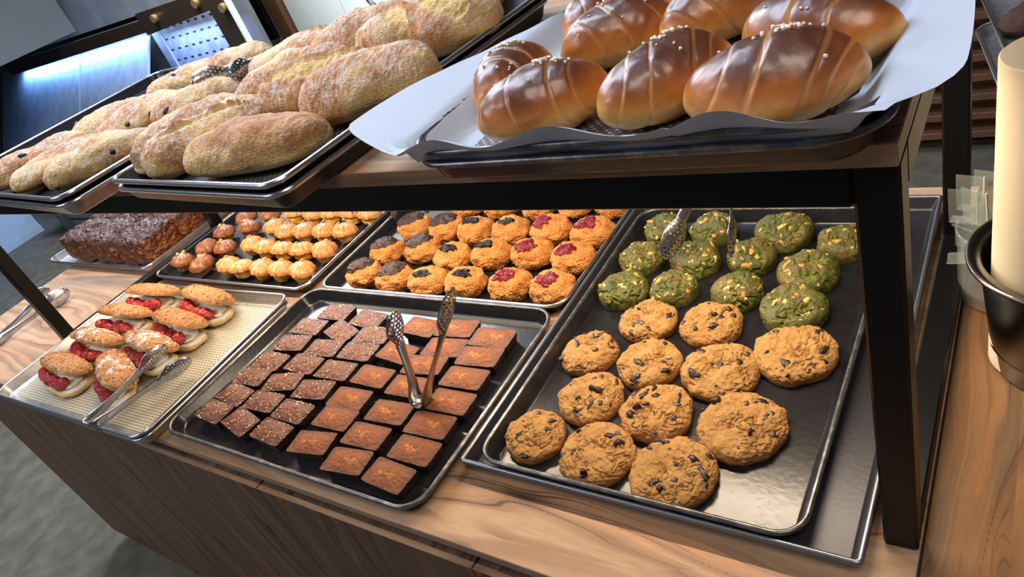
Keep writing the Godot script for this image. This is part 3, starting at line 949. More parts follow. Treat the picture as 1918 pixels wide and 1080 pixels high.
func financiers() -> void:
	rng.seed = 5
	var kinds := []
	for k in 8:
		kinds.append(grid(96, 48, cake_fn(k + 1.0, k < 4)))
	var pearls := []
	for k in 4:
		var f := Faces.new()
		var g := cake_fn(k + 1.0, true)
		for n in 30:
			var u := rng.randf()
			var v := 0.6 * sqrt(rng.randf())
			if n > 19:
				v = rng.randf_range(0.45, 0.61)
			var p: Vector3 = g.call(u, v)
			add_box(f, Vector3(0.0026, 0.0018, 0.0022) * rng.randf_range(0.6, 1.15), 0.0005, Transform3D(Basis.from_euler(Vector3(rng.randf(), rng.randf() * 6.0, rng.randf())), p + Vector3.UP * 0.0004))
		pearls.append(done(f))
	var left := [[-1.118, -0.670, 0.0], [-1.018, -0.661, -0.1], [-1.153, -0.621, 0.0], [-1.057, -0.620, -0.35], [-0.970, -0.622, 0.05], [-1.155, -0.573, 0.1], [-1.060, -0.573, 0.05], [-0.971, -0.578, 0.0], [-1.164, -0.520, -0.05], [-1.072, -0.528, -0.05], [-0.982, -0.527, 0.0], [-1.171, -0.477, 0.0], [-1.080, -0.479, 0.2], [-0.993, -0.477, 0.1], [-1.168, -0.430, -0.15], [-1.081, -0.430, 0.0], [-0.994, -0.425, -0.05], [-1.178, -0.385, -0.1], [-1.089, -0.380, -0.25], [-0.999, -0.378, -0.1]]
	var right := [[-0.877, -0.658, -0.1], [-0.799, -0.665, 0.05], [-0.714, -0.653, 0.0], [-0.882, -0.590, -0.15], [-0.792, -0.617, 0.05], [-0.711, -0.608, 0.05], [-0.890, -0.529, -0.05], [-0.804, -0.572, 0.1], [-0.709, -0.559, 0.0], [-0.800, -0.522, 0.0], [-0.898, -0.475, 0.0], [-0.702, -0.509, -0.02], [-0.892, -0.432, 0.0], [-0.797, -0.466, 0.02], [-0.707, -0.460, 0.0], [-0.896, -0.379, 0.12], [-0.805, -0.415, 0.0], [-0.701, -0.412, -0.03], [-0.802, -0.366, 0.08], [-0.712, -0.363, -0.1]]
	var rows := ["back row of two", "second row from the back", "third row from the back", "fourth row from the back", "fourth row from the front", "third row from the front", "second row from the front, before the tilted pair"]
	rows = ["farthest row", "second row from far rim", "third row from far rim", "fourth row from far rim", "third row from shopper", "second row from shopper", "row nearest shopper"]
	for k in left.size():
		var s: Array = left[k]
		var row := 0 if k < 2 else 1 + (k - 2) / 3
		var col := k if k < 2 else (k - 2) % 3
		var tail: String = ["sandwich side", "middle one", "plain cakes' side"][col] if row > 0 else ["sandwich side", "plain cakes' side"][col]
		var o := thing("dotted_almond_cake", "dark almond cake dotted with sugar grains, %s, %s" % [rows[row], tail], "cake", Vector3(s[0], 0.0022, s[1]), s[2] + 0.03, "sugar dotted almond cakes")
		part("cake", kinds[k % 4], M.cake_gloss, o)
		var g := part("sugar_grains", pearls[k % 4], M.pearl, o)
		g.set_meta("kind", "stuff")
	var place := ["first in the far row, just behind the tongs' short arm", "second in the far row, behind the tongs' long arm", "last in the far row, in the pan's far corner", "beside the dotted cakes, left of the tongs' short arm", "just behind the tongs between their two arms", "last of the second row, next to the pan rim", "beside the dotted cakes, before the tongs' short arm", "inside the opening of the tongs", "last of the third row, next to the pan rim", "under the bend of the tongs", "touching the dotted cakes, before the tongs' bend", "fourth from the far corner along the pan rim", "touching the last dotted cakes of the second row", "single one in the middle before the tongs' bend", "third from the near corner along the pan rim", "standing alone before the dotted cakes of the near row", "middle one behind the pair in front", "second from the near corner along the pan rim", "first of the two nearest the shopper", "last of the two nearest the shopper, in the near corner"]
	for k in right.size():
		var s: Array = right[k]
		var o := thing("plain_almond_cake", "plain orange brown almond cake, " + place[k], "cake", Vector3(s[0], 0.0022, s[1]), s[2] + 0.03, "plain almond cakes")
		part("cake", kinds[4 + k % 4], M.cake, o)

# ------------------------------------------------------------------ strawberry sandwiches
func bun_fn(L: float, W: float, H: float, sd: float, top: bool, powder: float) -> Callable:
	var o := Vector3(sd, sd * 2.0, sd * 3.0)
	return func(u: float, v: float) -> Vector3:
		var t := v * PI
		var c := cos(t)
		var s := sin(t)
		var a := u * TAU
		var x := L * 0.5 * signf(c) * pow(absf(c), 0.85)
		var r := pow(s, 0.62)
		var y := sin(a)
		var z := cos(a) * W * 0.5 * r
		if top:
			y = H * r * (pow(y, 0.9) if y > 0.0 else 0.16 * y)
		else:
			y = H * 0.5 + H * 0.5 * (clampf(y * 1.7, -1.0, 1.0)) * pow(r, 0.5)
		var p := Vector3(x, y, z)
		p += Vector3(0, 1, 0) * (0.002 * n1(p + o, 40.0) + 0.0008 * n1(p + o, 140.0)) * ss(-0.2, 0.4, sin(a))
		p.z += 0.0025 * n1(p + o, 30.0)
		var m := 0.5 + 0.5 * n2(p + o, 45.0)
		if top:
			gc = lc(178, 118, 64).lerp(lc(212, 160, 104), m)
			gc = gc.lerp(lc(176, 104, 48), ss(0.35, 0.8, 0.5 + 0.5 * n1(p + o, 16.0)) * 0.5)
			gc = gc.lerp(lc(236, 206, 150), ss(0.1, -0.4, sin(a)))
			var pw := ss(-0.1, 0.5, n2(p * Vector3(1, 1, 1) + o, 34.0) + powder - 0.45 - absf(x) * 5.0) * ss(0.0, 0.4, sin(a))
			gc = gc.lerp(lc(240, 236, 232), clampf(pw, 0.0, 0.92))
		else:
			gc = lc(232, 196, 128).lerp(lc(244, 216, 158), m)
			gc = gc.lerp(lc(246, 238, 220), ss(0.35, 0.7, sin(a)))
			gc = gc.lerp(lc(214, 160, 88), ss(0.2, -0.6, sin(a)) * 0.6)
		return p

func berry_mesh(sd: float) -> ArrayMesh:
	return grid(28, 20, func(u: float, v: float) -> Vector3:
		var t := v * PI
		var r := pow(sin(t), 0.8) * (1.0 - 0.28 * v)
		var d := Vector3(cos(u * TAU) * r, cos(t) * 1.25, sin(u * TAU) * r)
		var k := sin(u * TAU * 7.0 + (PI if int(v * 18.0) % 2 == 0 else 0.0)) * sin(v * PI * 18.0)
		d *= 1.0 - 0.012 * maxf(k, 0.0) + 0.03 * n1(d + Vector3(sd, 0, 0), 1.0)
		gc = lc(196, 22, 30).lerp(lc(150, 12, 26), 0.5 + 0.5 * n1(d + Vector3(0, sd, 0), 1.6))
		gc = gc.lerp(lc(220, 130, 80), ss(0.75, 1.0, k) * 0.6)
		gc = gc.lerp(lc(236, 200, 200), ss(0.15, 0.55, n2(d + Vector3(sd, sd, 1), 3.5)) * 0.5)
		return d)

func sandwiches() -> void:
	rng.seed = 21
	var berries := [berry_mesh(1.0), berry_mesh(4.0), berry_mesh(8.0)]
	var spots := [[-1.747, -0.622, 0.02, 0.1], [-1.515, -0.628, -0.16, 0.15], [-1.753, -0.541, 0.0, 0.1], [-1.515, -0.545, -0.12, 0.05], [-1.734, -0.452, -0.05, 0.62], [-1.523, -0.470, -0.14, 0.75], [-1.726, -0.364, -0.10, 0.15], [-1.528, -0.385, -0.42, 0.55]]
	var place := ["back row, on the rack leg's side", "back row, next to the empty mesh mat", "second row, on the rack leg's side, berries dark red", "second row, touching the empty mesh mat", "third row, on the rack leg's side, berries dusted white", "third row, its lid white with powdered sugar beside the tongs", "front corner of the pan, its lid golden and seeded", "front row, turned askew beneath the tongs"]
	for k in 8:
		var s: Array = spots[k]
		var o := thing("strawberry_sandwich", "strawberry cream bun, " + place[k], "sandwich", Vector3(s[0], 0.0132, s[1]), s[2], "strawberry cream sandwiches on the silver pan")
		part("bottom_bun", grid(40, 40, bun_fn(0.184, 0.076, 0.018, k + 1.0, false, 0.0)), M.crumb, o, Vector3(0, 0, 0.004))
		var cf := func(u: float, v: float) -> Vector3:
			var t := v * PI
			var p := Vector3(cos(t) * 0.076, 0, cos(u * TAU) * 0.030 * pow(sin(t), 0.6))
			p.y = 0.006 * sin(u * TAU) * pow(sin(t), 0.5) + 0.002 * n1(p + Vector3(k, 0, 0), 70.0)
			gc = Color.WHITE
			return p * (1.0 + 0.06 * n1(p + Vector3(0, k, 0), 60.0))
		part("cream", grid(30, 24, cf), M.cream, o, Vector3(0, 0.0205, 0.004))
		for b in 5:
			var x := -0.056 + 0.0275 * b + rng.randf_range(-0.002, 0.002)
			var sz := rng.randf_range(0.0140, 0.0160)
			var bb := part("strawberry", berries[(b + k) % 3], M.berry, o, Vector3(x, 0.0290, 0.0280 - absf(x) * 0.09), Vector3(1.0 + rng.randf_range(-0.2, 0.2), rng.randf() * 6.0, rng.randf_range(-0.3, 0.3)))
			bb.scale = Vector3.ONE * sz
		var tf := bun_fn(0.190, 0.076, 0.022, k + 11.0, true, s[3])
		var lid := part("top_bun", grid(56, 48, tf), M.crumb, o, Vector3(0, 0.0375, -0.013), Vector3(-0.56, 0, 0))
		for kind in 2:
			var ff := Faces.new()
			for n in (230 if kind == 0 else 110):
				var u := rng.randf_range(0.03, 0.47)
				var v := rng.randf_range(0.08, 0.92)
				var p: Vector3 = tf.call(u, v)
				var nn := Vector3(p.x * 0.3, maxf(p.y, 0.001) * 1.6, p.z).normalized()
				var x := nn.cross(Vector3(rng.randf() - 0.5, rng.randf() - 0.5, rng.randf() - 0.5)).normalized()
				var bs := Basis(x, nn, x.cross(nn)) * Basis.from_euler(Vector3(rng.randf_range(-0.3, 0.3), 0, rng.randf_range(-0.4, 0.4)))
				add_box(ff, Vector3(0.0046, 0.0007, 0.0022) * rng.randf_range(0.7, 1.2), 0.0, Transform3D(bs, p + nn * 0.0004))
			var fl := part("oat_flakes" if kind == 0 else "seeds", done(ff), M.flake if kind == 0 else M.seed, lid)
			fl.set_meta("kind", "stuff")

# ------------------------------------------------------------------ caramel bread blocks
func pull_apart() -> void:
	var meshes := []
	for k in 3:
		var o := Vector3(k * 5.0, k * 2.0, k * 3.0)
		meshes.append(grid(140, 92, func(u: float, v: float) -> Vector3:
			var t := v * PI
			var d := Vector3(cos(u * TAU) * sin(t), cos(t), sin(u * TAU) * sin(t))
			var q := d / pow(pow(absf(d.x), 6.0) + pow(absf(d.y), 6.0) + pow(absf(d.z), 6.0), 1.0 / 6.0)
			var p := q * Vector3(0.088, 0.047, 0.064)
			p.y += 0.047
			var k1 := ce(p + o + Vector3.ONE * 0.006 * n1(p + o, 40.0), 34.0)
			p += d * (0.008 * (k1 - 0.45) + 0.004 * n1(p + o, 28.0) + 0.0032 * n1(p + o, 90.0) + 0.0015 * n1(p + o, 220.0))
			p.y = maxf(p.y, 0.0)
			var up := ss(0.045, 0.085, p.y + 0.02 * n1(p + o, 30.0))
			var m := 0.5 + 0.5 * n2(p + o, 42.0)
			var side := lc(104, 54, 22).lerp(lc(150, 86, 36), m)
			side = side.lerp(lc(90, 44, 20), ss(0.3, 0.8, 0.5 + 0.5 * n1(p * Vector3(1, 3, 1) + o, 40.0)) * 0.6)
			var top := lc(40, 19, 15).lerp(lc(78, 38, 22), m)
			top = top.lerp(lc(150, 78, 32), ss(0.4, 0.75, n1(p + o, 60.0)) * 0.6)
			gc = side.lerp(top, up)
			return p))
	var cols := ["on the outer end of the pan", "in the middle of its row", "beside the shell cakes"]
	var rows := ["front row", "second row", "back row"]
	for r in 3:
		for c in 3:
			var o := thing("caramel_bread_block", "glossy dark brown caramel bread block, %s, %s" % [rows[r], cols[c]], "bread", Vector3(-2.455 + c * 0.176, 0.0022, -0.842 - r * 0.118), [0.0, PI, 0.05][c], "caramel bread blocks on the silver pan")
			part("crust", meshes[(r + c) % 3], M.caramel, o)

# ------------------------------------------------------------------ shell cakes
func shell_fn(sd: float, brown: bool) -> Callable:
	var o := Vector3(sd * 2.0, sd, 0)
	return func(u: float, v: float) -> Vector3:
		var a := u * TAU
		var d := Vector3(cos(a), 0, sin(a))
		var out := 1.0 + 0.06 * cos(a)                 # broader at the fan end
		var hx := 0.036
		var hz := 0.030 * (1.0 + 0.10 * cos(a))
		var fan := atan2(d.z * hz, d.x * hx + 0.052)
		var r: float
		var y: float
		var rib := 0.0
		if v < 0.5:
			var t := v / 0.5
			r = sin(t * PI * 0.5)
			y = 0.023 + 0.020 * pow(cos(t * PI * 0.5), 0.85)
			rib = 0.0013 * cos(fan * 38.0) * ss(0.05, 0.4, t)
		elif v < 0.6:
			var t := (v - 0.5) / 0.1
			r = 1.03 - 0.28 * t
			y = 0.022 - 0.003 * t
			rib = 0.0013 * cos(fan * 38.0) * (1.0 - t)
		else:
			var t := (v - 0.6) / 0.4
			r = 0.75 * pow(cos(t * PI * 0.5), 0.5) * (1.0 - 0.15 * t)
			y = 0.019 * (1.0 - ss(0.0, 0.7, t))
		var p := Vector3(d.x * hx * r * out, y, d.z * hz * r)
		p += (d * r + Vector3.UP * (1.0 - r)) * (rib + 0.0012 * n1(p + o, 70.0) + 0.0005 * n1(p + o, 200.0))
		if v > 0.6:
			p += d * 0.002 * n1(p + o, 90.0)
		p.y = maxf(p.y, 0.0)
		var m := 0.5 + 0.5 * n2(p + o, 50.0)
		if brown:
			gc = lc(124, 74, 44).lerp(lc(154, 98, 62), m)
			if v > 0.6:
				gc = gc.lerp(lc(190, 124, 66), 0.5)
		else:
			gc = lc(192, 118, 58).lerp(lc(216, 148, 88), m)
			gc = gc.lerp(lc(232, 200, 150), ss(0.3, 0.8, rib / 0.0013) * 0.3)
			if v > 0.56:
				gc = lc(226, 164, 62).lerp(lc(238, 190, 96), m)
		return p

func madeleines() -> void:
	rng.seed = 9
	var om := []
	var bm := []
	for k in 3:
		om.append(grid(144, 44, shell_fn(k + 1.0, false)))
		bm.append(grid(144, 44, shell_fn(k + 5.0, true)))
	var nut := ball(8, 6, 2.0, 0.5, 1.6, Vector3(1.0, 0.7, 0.8))
	var peel := grid(8, 14, func(u: float, v: float) -> Vector3:
		var t := (v - 0.5) * 1.6
		var c := Vector3(sin(t) * 0.011, 0.004 * cos(t), 0)
		var e := pow(sin(PI * clampf(v, 0.03, 0.97)), 0.3)
		return c + Vector3(0, cos(u * TAU), sin(u * TAU)) * 0.0016 * e)
	var brown := [[-1.856, -0.782, 2.6], [-1.752, -0.776, 2.0], [-1.824, -0.847, 2.2], [-1.736, -0.850, 2.9], [-1.830, -0.918, 2.8], [-1.819, -0.990, 2.1], [-1.745, -0.942, 2.8], [-1.718, -1.005, 2.9]]
	var bw := ["in the pan's front corner", "second from the pan's front corner", "second row, on the outer side", "second row, on the inner side", "alone in the third row on the outer side", "farthest one on the outer side", "third row, beside the orange cakes", "farthest one beside the orange cakes"]
	for k in 8:
		var s: Array = brown[k]
		var o := thing("brown_shell_cake", "brown shell cake topped with chopped nuts, " + bw[k], "cake", Vector3(s[0], 0.0022, s[1]), s[2], "brown shell cakes with nuts")
		o.rotation.x = rng.randf_range(0.1, 0.3)
		o.position.y += 0.003
		part("shell", bm[k % 3], M.glaze, o)
		for n in 7:
			var nn := part("nut_piece", nut, M.nut, o, Vector3(0.020 + rng.randf_range(-0.008, 0.008), 0.038 + rng.randf_range(-0.003, 0.003), rng.randf_range(-0.009, 0.009)), Vector3(rng.randf() * 6.0, rng.randf() * 6.0, 0))
			nn.scale = Vector3.ONE * rng.randf_range(0.0040, 0.0062)
	var rows := ["front row", "second row", "third row", "fourth row under beam"]
	var cols := ["beside the brown ones", "second from the brown ones", "middle of its row", "fourth from the brown ones", "last one at the scone side"]
	var orange := [[-1.634, -0.776], [-1.564, -0.771], [-1.491, -0.774], [-1.418, -0.773], [-1.342, -0.775], [-1.636, -0.866], [-1.567, -0.853], [-1.488, -0.848], [-1.414, -0.850], [-1.343, -0.854], [-1.631, -0.946], [-1.558, -0.925], [-1.492, -0.930], [-1.415, -0.930], [-1.339, -0.932], [-1.613, -1.007], [-1.535, -1.007], [-1.458, -1.006], [-1.385, -1.006], [-1.320, -1.006]]
	for k in orange.size():
		var o := thing("orange_shell_cake", "glazed orange shell cake with peel, %s, %s" % [rows[k / 5], cols[k % 5]], "cake", Vector3(orange[k][0], 0.0022, orange[k][1]), 2.7 + rng.randf_range(-0.5, 0.5), "glazed orange shell cakes")
		o.rotation.x = rng.randf_range(0.18, 0.36)
		o.position.y += 0.004
		part("shell", om[k % 3], M.glaze, o)
		part("peel_strip", peel, M.peel, o, Vector3(0.020, 0.0385, rng.randf_range(-0.006, 0.006)), Vector3(0, rng.randf_range(0.8, 2.2), -0.45))

# ------------------------------------------------------------------ scones
func scone_r(d: Vector3, sd: float) -> Vector3:
	var o := Vector3(sd * 3.0, sd, sd * 2.0)
	var e := Vector3(0.0435, 0.028, 0.0375)
	var p := d * e
	p += d * (0.0035 * n1(d + o, 1.5) + 0.0010 * n1(d + o, 6.0) + 0.0013 * n1(d + o, 14.0) + 0.0012 * n1(d + o, 27.0) + 0.0006 * n1(d + o, 50.0))
	p.y += 0.018
	p.y = maxf(p.y, 0.0)
	return p

func scone_fn(sd: float) -> Callable:
	return func(u: float, v: float) -> Vector3:
		var t := v * PI
		var d := Vector3(cos(u * TAU) * sin(t), cos(t), sin(u * TAU) * sin(t))
		var p := scone_r(d, sd)
		var m := 0.5 + 0.5 * n2(p + Vector3(sd, 0, 0), 55.0)
		gc = lc(192, 116, 46).lerp(lc(218, 156, 84), m)
		gc = gc.lerp(lc(180, 100, 40), ss(0.1, 0.6, n1(p + Vector3(0, sd, 0), 30.0)) * 0.5)
		return p

func topping_fn(sd: float, d0: Vector3, wide: float, tall: float, thick: float, ragged: float) -> Callable:
	var n := d0.normalized()
	var x := n.cross(Vector3(0.1, 0.2, 1.0)).normalized()
	var z := x.cross(n)
	return func(u: float, v: float) -> Vector3:
		var a := u * TAU
		var q := Vector3(cos(a), sin(a), 0)
		var edge := 1.0 + ragged * n1(q * 1.2 + Vector3(sd, sd, 0), 1.0) + ragged * 0.6 * n1(q * 3.0 + Vector3(0, sd, 0), 1.0)
		var rho := v * edge
		var d := (n + x * cos(a) * rho * wide + z * sin(a) * rho * tall).normalized()
		var p := scone_r(d, sd)
		var lift := thick * (1.0 - pow(v, 3.0)) * (1.0 + 0.35 * n1(p + Vector3(sd, 0, 0), 110.0)) - 0.0022 * ss(0.8, 1.0, v)
		return p + d * lift

func scones() -> void:
	rng.seed = 31
	var plain := []
	for k in 6:
		plain.append(grid(128, 80, scone_fn(k + 1.0)))
	var rows := ["back row", "middle row", "front row"]
	var sets := [
		["chocolate_scone", "crumbly golden scone coated with dark chocolate", "chocolate topped scones", [[-1.138, -0.970], [-1.040, -0.968], [-1.147, -0.876], [-1.052, -0.888], [-1.150, -0.795], [-1.050, -0.786]], "chocolate_coat", M.choc, ["at the shell cakes' side", "beside the blueberry scones"]],
		["blueberry_scone", "golden scone filled with shiny black blueberry jam", "blueberry jam scones", [[-0.953, -0.960], [-0.862, -0.961], [-0.950, -0.865], [-0.861, -0.880], [-0.955, -0.782], [-0.865, -0.790]], "blueberry_jam", M.blueberry, ["beside the chocolate scones", "beside the raspberry scones"]],
		["raspberry_scone", "golden scone with red raspberry jam", "raspberry jam scones", [[-0.767, -0.965], [-0.670, -0.958], [-0.766, -0.885], [-0.671, -0.878], [-0.761, -0.792], [-0.669, -0.791]], "raspberry_jam", M.raspberry, ["beside the blueberry scones", "at the pan rim by the cookies"]],
	]
	for q in sets.size():
		var s: Array = sets[q]
		for k in 6:
			var i: int = (k + q * 2) % 6
			var p: Array = s[3][k]
			var o := thing(s[0], "%s, %s, %s" % [s[1], rows[k / 2], s[6][k % 2]], "scone", Vector3(p[0], 0.0020, p[1]), 0.0, s[2])
			part("scone", plain[i], M.scone, o)
			var tf: Callable
			if q == 0:
				tf = topping_fn(i + 1.0, Vector3(-0.25, 1.0, -0.25), 1.6, 1.45, 0.0030, 0.2)
			elif q == 1:
				tf = topping_fn(i + 1.0, Vector3(-0.10 + 0.1 * (k % 3), 1.0, 0.12), 0.62, 0.32, 0.0036, 0.30)
			else:
				tf = topping_fn(i + 1.0, Vector3(-0.22 + 0.1 * (k % 3), 1.0, 0.18), 0.66, 0.56, 0.0036, 0.36)
			part(s[4], grid(64, 22, tf), s[5], o)
	var back := [[-1.044, -1.060], [-0.944, -1.062], [-0.844, -1.060], [-0.758, -1.062], [-0.671, -1.060]]
	var bw := ["second from the shell cakes' side", "third along", "fourth along", "fifth along, showing a little red jam", "last at the rim by the cookies"]
	for k in 5:
		var o := thing("plain_scone", "golden crumbly scone half hidden by the rack's beam, " + bw[k], "scone", Vector3(back[k][0], 0.0020, back[k][1]), 0.6 * k, "scones of the hidden back row")
		part("scone", plain[k], M.scone, o)
		if k == 3:
			part("raspberry_jam", grid(48, 16, topping_fn(k + 1.0, Vector3(-0.2, 1.0, 0.2), 0.5, 0.4, 0.0034, 0.4)), M.raspberry, o, Vector3.ZERO)

# ------------------------------------------------------------------ glossy rolls
func roll_fn(L: float, W: float, H: float, sd: float, lines: Array) -> Callable:
	var o := Vector3(sd * 1.3, sd * 2.1, sd)
	return func(u: float, v: float) -> Vector3:
		var t := v * PI
		var c := cos(t)
		var s := sin(t)
		var a := u * TAU
		var x := L * 0.5 * signf(c) * pow(absf(c), 0.95)
		var r := pow(s, 0.96)
		var sl := x + 0.018 * sin(a * 1.0 + sd)        # the coils lie askew
		var near := 1.0
		var step := 0.0
		for k in lines.size():
			var q: Array = lines[k]
			var dx: float = sl - q[0] * 0.83
			near = minf(near, absf(dx) / (q[1] * 0.55))
			var outer := dx * (1.0 if q[0] < 0.0 else -1.0)       # >0 towards the middle of the roll
			step += 0.0013 * ss(-0.0015, 0.0015, outer) - 0.0006 * (1.0 - ss(0.0, 0.003, absf(dx)))
		var yy := sin(a)
		var y := yy * H * 0.60 * r if yy > 0.0 else yy * H * 0.40 * r
		var z := cos(a) * W * 0.5 * r
		var p := Vector3(x, y + H * 0.40, z)
		p += Vector3(0, yy, cos(a)) * (step * r - 0.002 + 0.0016 * n1(p + o, 22.0) + 0.0005 * n1(p + o, 70.0))
		p.z += 0.004 * (x / L * 2.0) * (x / L * 2.0) * (1.0 if int(sd) % 2 == 0 else -1.0)
		p.y = maxf(p.y, 0.0)
		var h := p.y / H + 0.10 * n1(p + o, 24.0)
		var m := n2(p + o, 60.0)
		gc = lc(232, 182, 100).lerp(lc(192, 116, 44), ss(0.20, 0.54, h))
		gc = gc.lerp(lc(138, 74, 32), ss(0.46, 0.80, h))
		gc = gc.lerp(lc(84, 46, 31), ss(0.66, 0.96, h))
		gc = gc.lerp(lc(150, 84, 40), 0.18 * ss(0.1, 0.5, m))
		gc = gc.lerp(lc(214, 152, 90), (1.0 - ss(0.5, 1.0, near)) * (0.75 - 0.35 * ss(0.5, 0.9, h)))
		gc = gc.lerp(lc(236, 186, 100), ss(0.90, 0.995, absf(c)) * 0.6)
		return p

func salt_rolls() -> void:
	rng.seed = 15
	var y := SHELF + 0.0180
	var spots := [
		[-0.339, -0.475, 36, 0.142, "front row, next to the paper's long flap", [[-0.043, 0.0020], [-0.012, 0.0024], [0.030, 0.0034], [0.052, 0.0022]]],
		[-0.236, -0.490, 49, 0.140, "front row, middle one, its pale end towards the shopper", [[-0.040, 0.0022], [-0.014, 0.0026], [0.028, 0.0030], [0.046, 0.0030]]],
		[-0.148, -0.464, 14, 0.146, "front row beside the rack's post, with one broad pale band", [[-0.048, 0.0030], [-0.019, 0.0064], [0.024, 0.0034], [0.040, 0.0030], [0.056, 0.0026]]],
		[-0.408, -0.535, 84, 0.128, "half hidden near the paper's flap, thick salt clump on top", [[-0.036, 0.0022], [-0.014, 0.0022], [0.030, 0.0026]]],
		[-0.330, -0.612, 28, 0.138, "second row, behind the nearest roll", [[-0.040, 0.0022], [-0.006, 0.0026], [0.034, 0.0026]]],
		[-0.238, -0.632, 38, 0.138, "second row, behind the roll with the pale end", [[-0.036, 0.0024], [-0.010, 0.0026], [0.034, 0.0026]]],
		[-0.138, -0.545, -14, 0.146, "second row, behind the roll with the broad band", [[-0.036, 0.0026], [0.014, 0.0060], [0.046, 0.0030]]],
		[-0.382, -0.690, 72, 0.140, "third row at the paper's bare side", [[-0.036, 0.0024], [0.004, 0.0024], [0.040, 0.0026]]],
		[-0.292, -0.735, 35, 0.136, "third row, cut by the frame's upper edge", [[-0.036, 0.0024], [0.004, 0.0030], [0.040, 0.0026]]],
		[-0.170, -0.668, -10, 0.136, "farthest one in view beside the rack's post", [[-0.036, 0.0024], [0.010, 0.0026], [0.040, 0.0026]]],
	]
	for k in spots.size():
		var s: Array = spots[k]
		var f := roll_fn(s[3] * 0.83, 0.063, 0.056, k + 1.0, s[5])
		var o := thing("salt_roll", "glossy brown crescent roll, " + s[4], "roll", Vector3(s[0], y, s[1]), deg_to_rad(s[2]), "glossy salt rolls on white paper")
		part("crust", grid(96, 150, f), M.roll, o)
		var g := Faces.new()
		for n in (34 if k != 3 else 60):
			var v := 0.5 + rng.randfn(0.0, 0.035) - 0.05
			var u := 0.27 + rng.randfn(0.0, 0.022)
			if n % 6 == 0:
				v = rng.randf_range(0.3, 0.72)
				u = rng.randf_range(0.12, 0.36)
			var p: Vector3 = f.call(u, clampf(v, 0.1, 0.9))
			add_box(g, Vector3(0.0026, 0.0022, 0.0024) * rng.randf_range(0.6, 1.15), 0.0006, Transform3D(Basis.from_euler(Vector3(rng.randf() * 3.0, rng.randf() * 6.0, rng.randf() * 3.0)), p + Vector3.UP * 0.0006))
		part("salt_crystals", done(g), M.salt, o).set_meta("kind", "stuff")

# ------------------------------------------------------------------ loaves
# kind 0: floured white loaf, 1: raisin loaf, 2: dark loaf; cuts: [x, z, half length along x, half width, angle]
func loaf_fn(L: float, W: float, H: float, sd: float, kind: int, cuts := []) -> Callable:
	var o := Vector3(sd * 1.7, sd * 0.9, sd * 2.3)
	return func(u: float, v: float) -> Vector3:
		var t := v * PI
		var c := cos(t)
		var s := sin(t)
		var a := u * TAU
		var x := L * 0.5 * signf(c) * pow(absf(c), 0.80)
		var r := pow(s, 0.70)
		var yy := sin(a)
		var y := yy * H * 0.66 * r if yy > 0.0 else yy * H * 0.34 * r
		var z := cos(a) * W * 0.5 * r * (1.0 + 0.10 * n1(Vector3(x, 0, 0) + o, 14.0))
		var p := Vector3(x, y + H * 0.34, z)
		var nd := Vector3(0.3 * c, yy, cos(a)).normalized()
		var lump := 0.0050 * n1(p + o, 15.0) + 0.0014 * n1(p + o, 48.0) + 0.0007 * n1(p + o, 130.0) + 0.0005 * n1(p + o, 300.0)
		p += nd * lump * ss(-0.6, 0.1, yy)
		p.z += 0.006 * n1(Vector3(x, 0, 0) + o, 9.0)
		var m := 0.5 + 0.5 * n2(p + o, 34.0)
		var brown := ss(-0.25, 0.5, n1(p + o * 2.0, 15.0) + 0.35 * yy)
		gc = lc(224, 172, 98).lerp(lc(240, 206, 140), m)
		gc = gc.lerp(lc(204, 130, 62).lerp(lc(172, 98, 44), m), brown * 0.78)
		gc = gc.lerp(lc(236, 212, 152), ss(0.0, -0.5, yy) * ss(-0.1, 0.4, n1(p - o, 12.0)))
		# flour lies across the crown in fine scratches
		var sl := Vector3(p.x * 1.0 + p.z * 0.5, 0, p.z * 0.35)
		var fl := 0.85 * n1(sl + o, 420.0) + 0.5 * n2(p + o, 30.0) + 0.35 * n1(p + o, 140.0)
		gc = gc.lerp(lc(238, 228, 218), ss(-0.15, 0.75, fl + 0.28 * yy - 0.02) * ss(-0.2, 0.45, yy) * (0.30 if sd < 2.5 else 0.68))
		if kind == 2:
			gc = lc(58, 34, 26).lerp(lc(96, 60, 42), m)
		elif kind == 1:
			var hole := n1(p + o, 40.0)
			gc = gc.lerp(lc(250, 250, 250), 0.0)
			if hole > 0.62:
				gc = gc.lerp(lc(196, 186, 176), ss(0.62, 0.75, hole) * 0.7)
		for q in cuts:
			var dx: float = p.x - q[0]
			var dz: float = p.z - q[1]
			var ca := cos(q[4])
			var sa := sin(q[4])
			var lx: float = (dx * ca + dz * sa) / q[2]
			var lz: float = (-dx * sa + dz * ca) / q[3]
			if yy > -0.2 and absf(lx) < 1.3 and absf(lz) < 2.4:
				var wd := sqrt(maxf(0.0, 1.0 - lx * lx))
				var ins := 1.0 - ss(0.75, 1.05, absf(lz) / maxf(wd, 0.05))
				if absf(lx) >= 1.0:
					ins = 0.0
				p -= nd * 0.0050 * ins * (0.7 + 0.5 * n1(p + o, 120.0))
				var lip := ss(1.7, 1.05, -lz / maxf(wd, 0.1)) * ss(0.8, 1.05, -lz / maxf(wd, 0.1)) * (1.0 if absf(lx) < 1.0 else 0.0)
				p += nd * 0.0045 * lip
				gc = gc.lerp(lc(240, 214, 150).lerp(lc(226, 180, 104), m), ins)
				gc = gc.lerp(lc(168, 92, 36), lip * 0.8)
		p.y = maxf(p.y, 0.0)
		return p

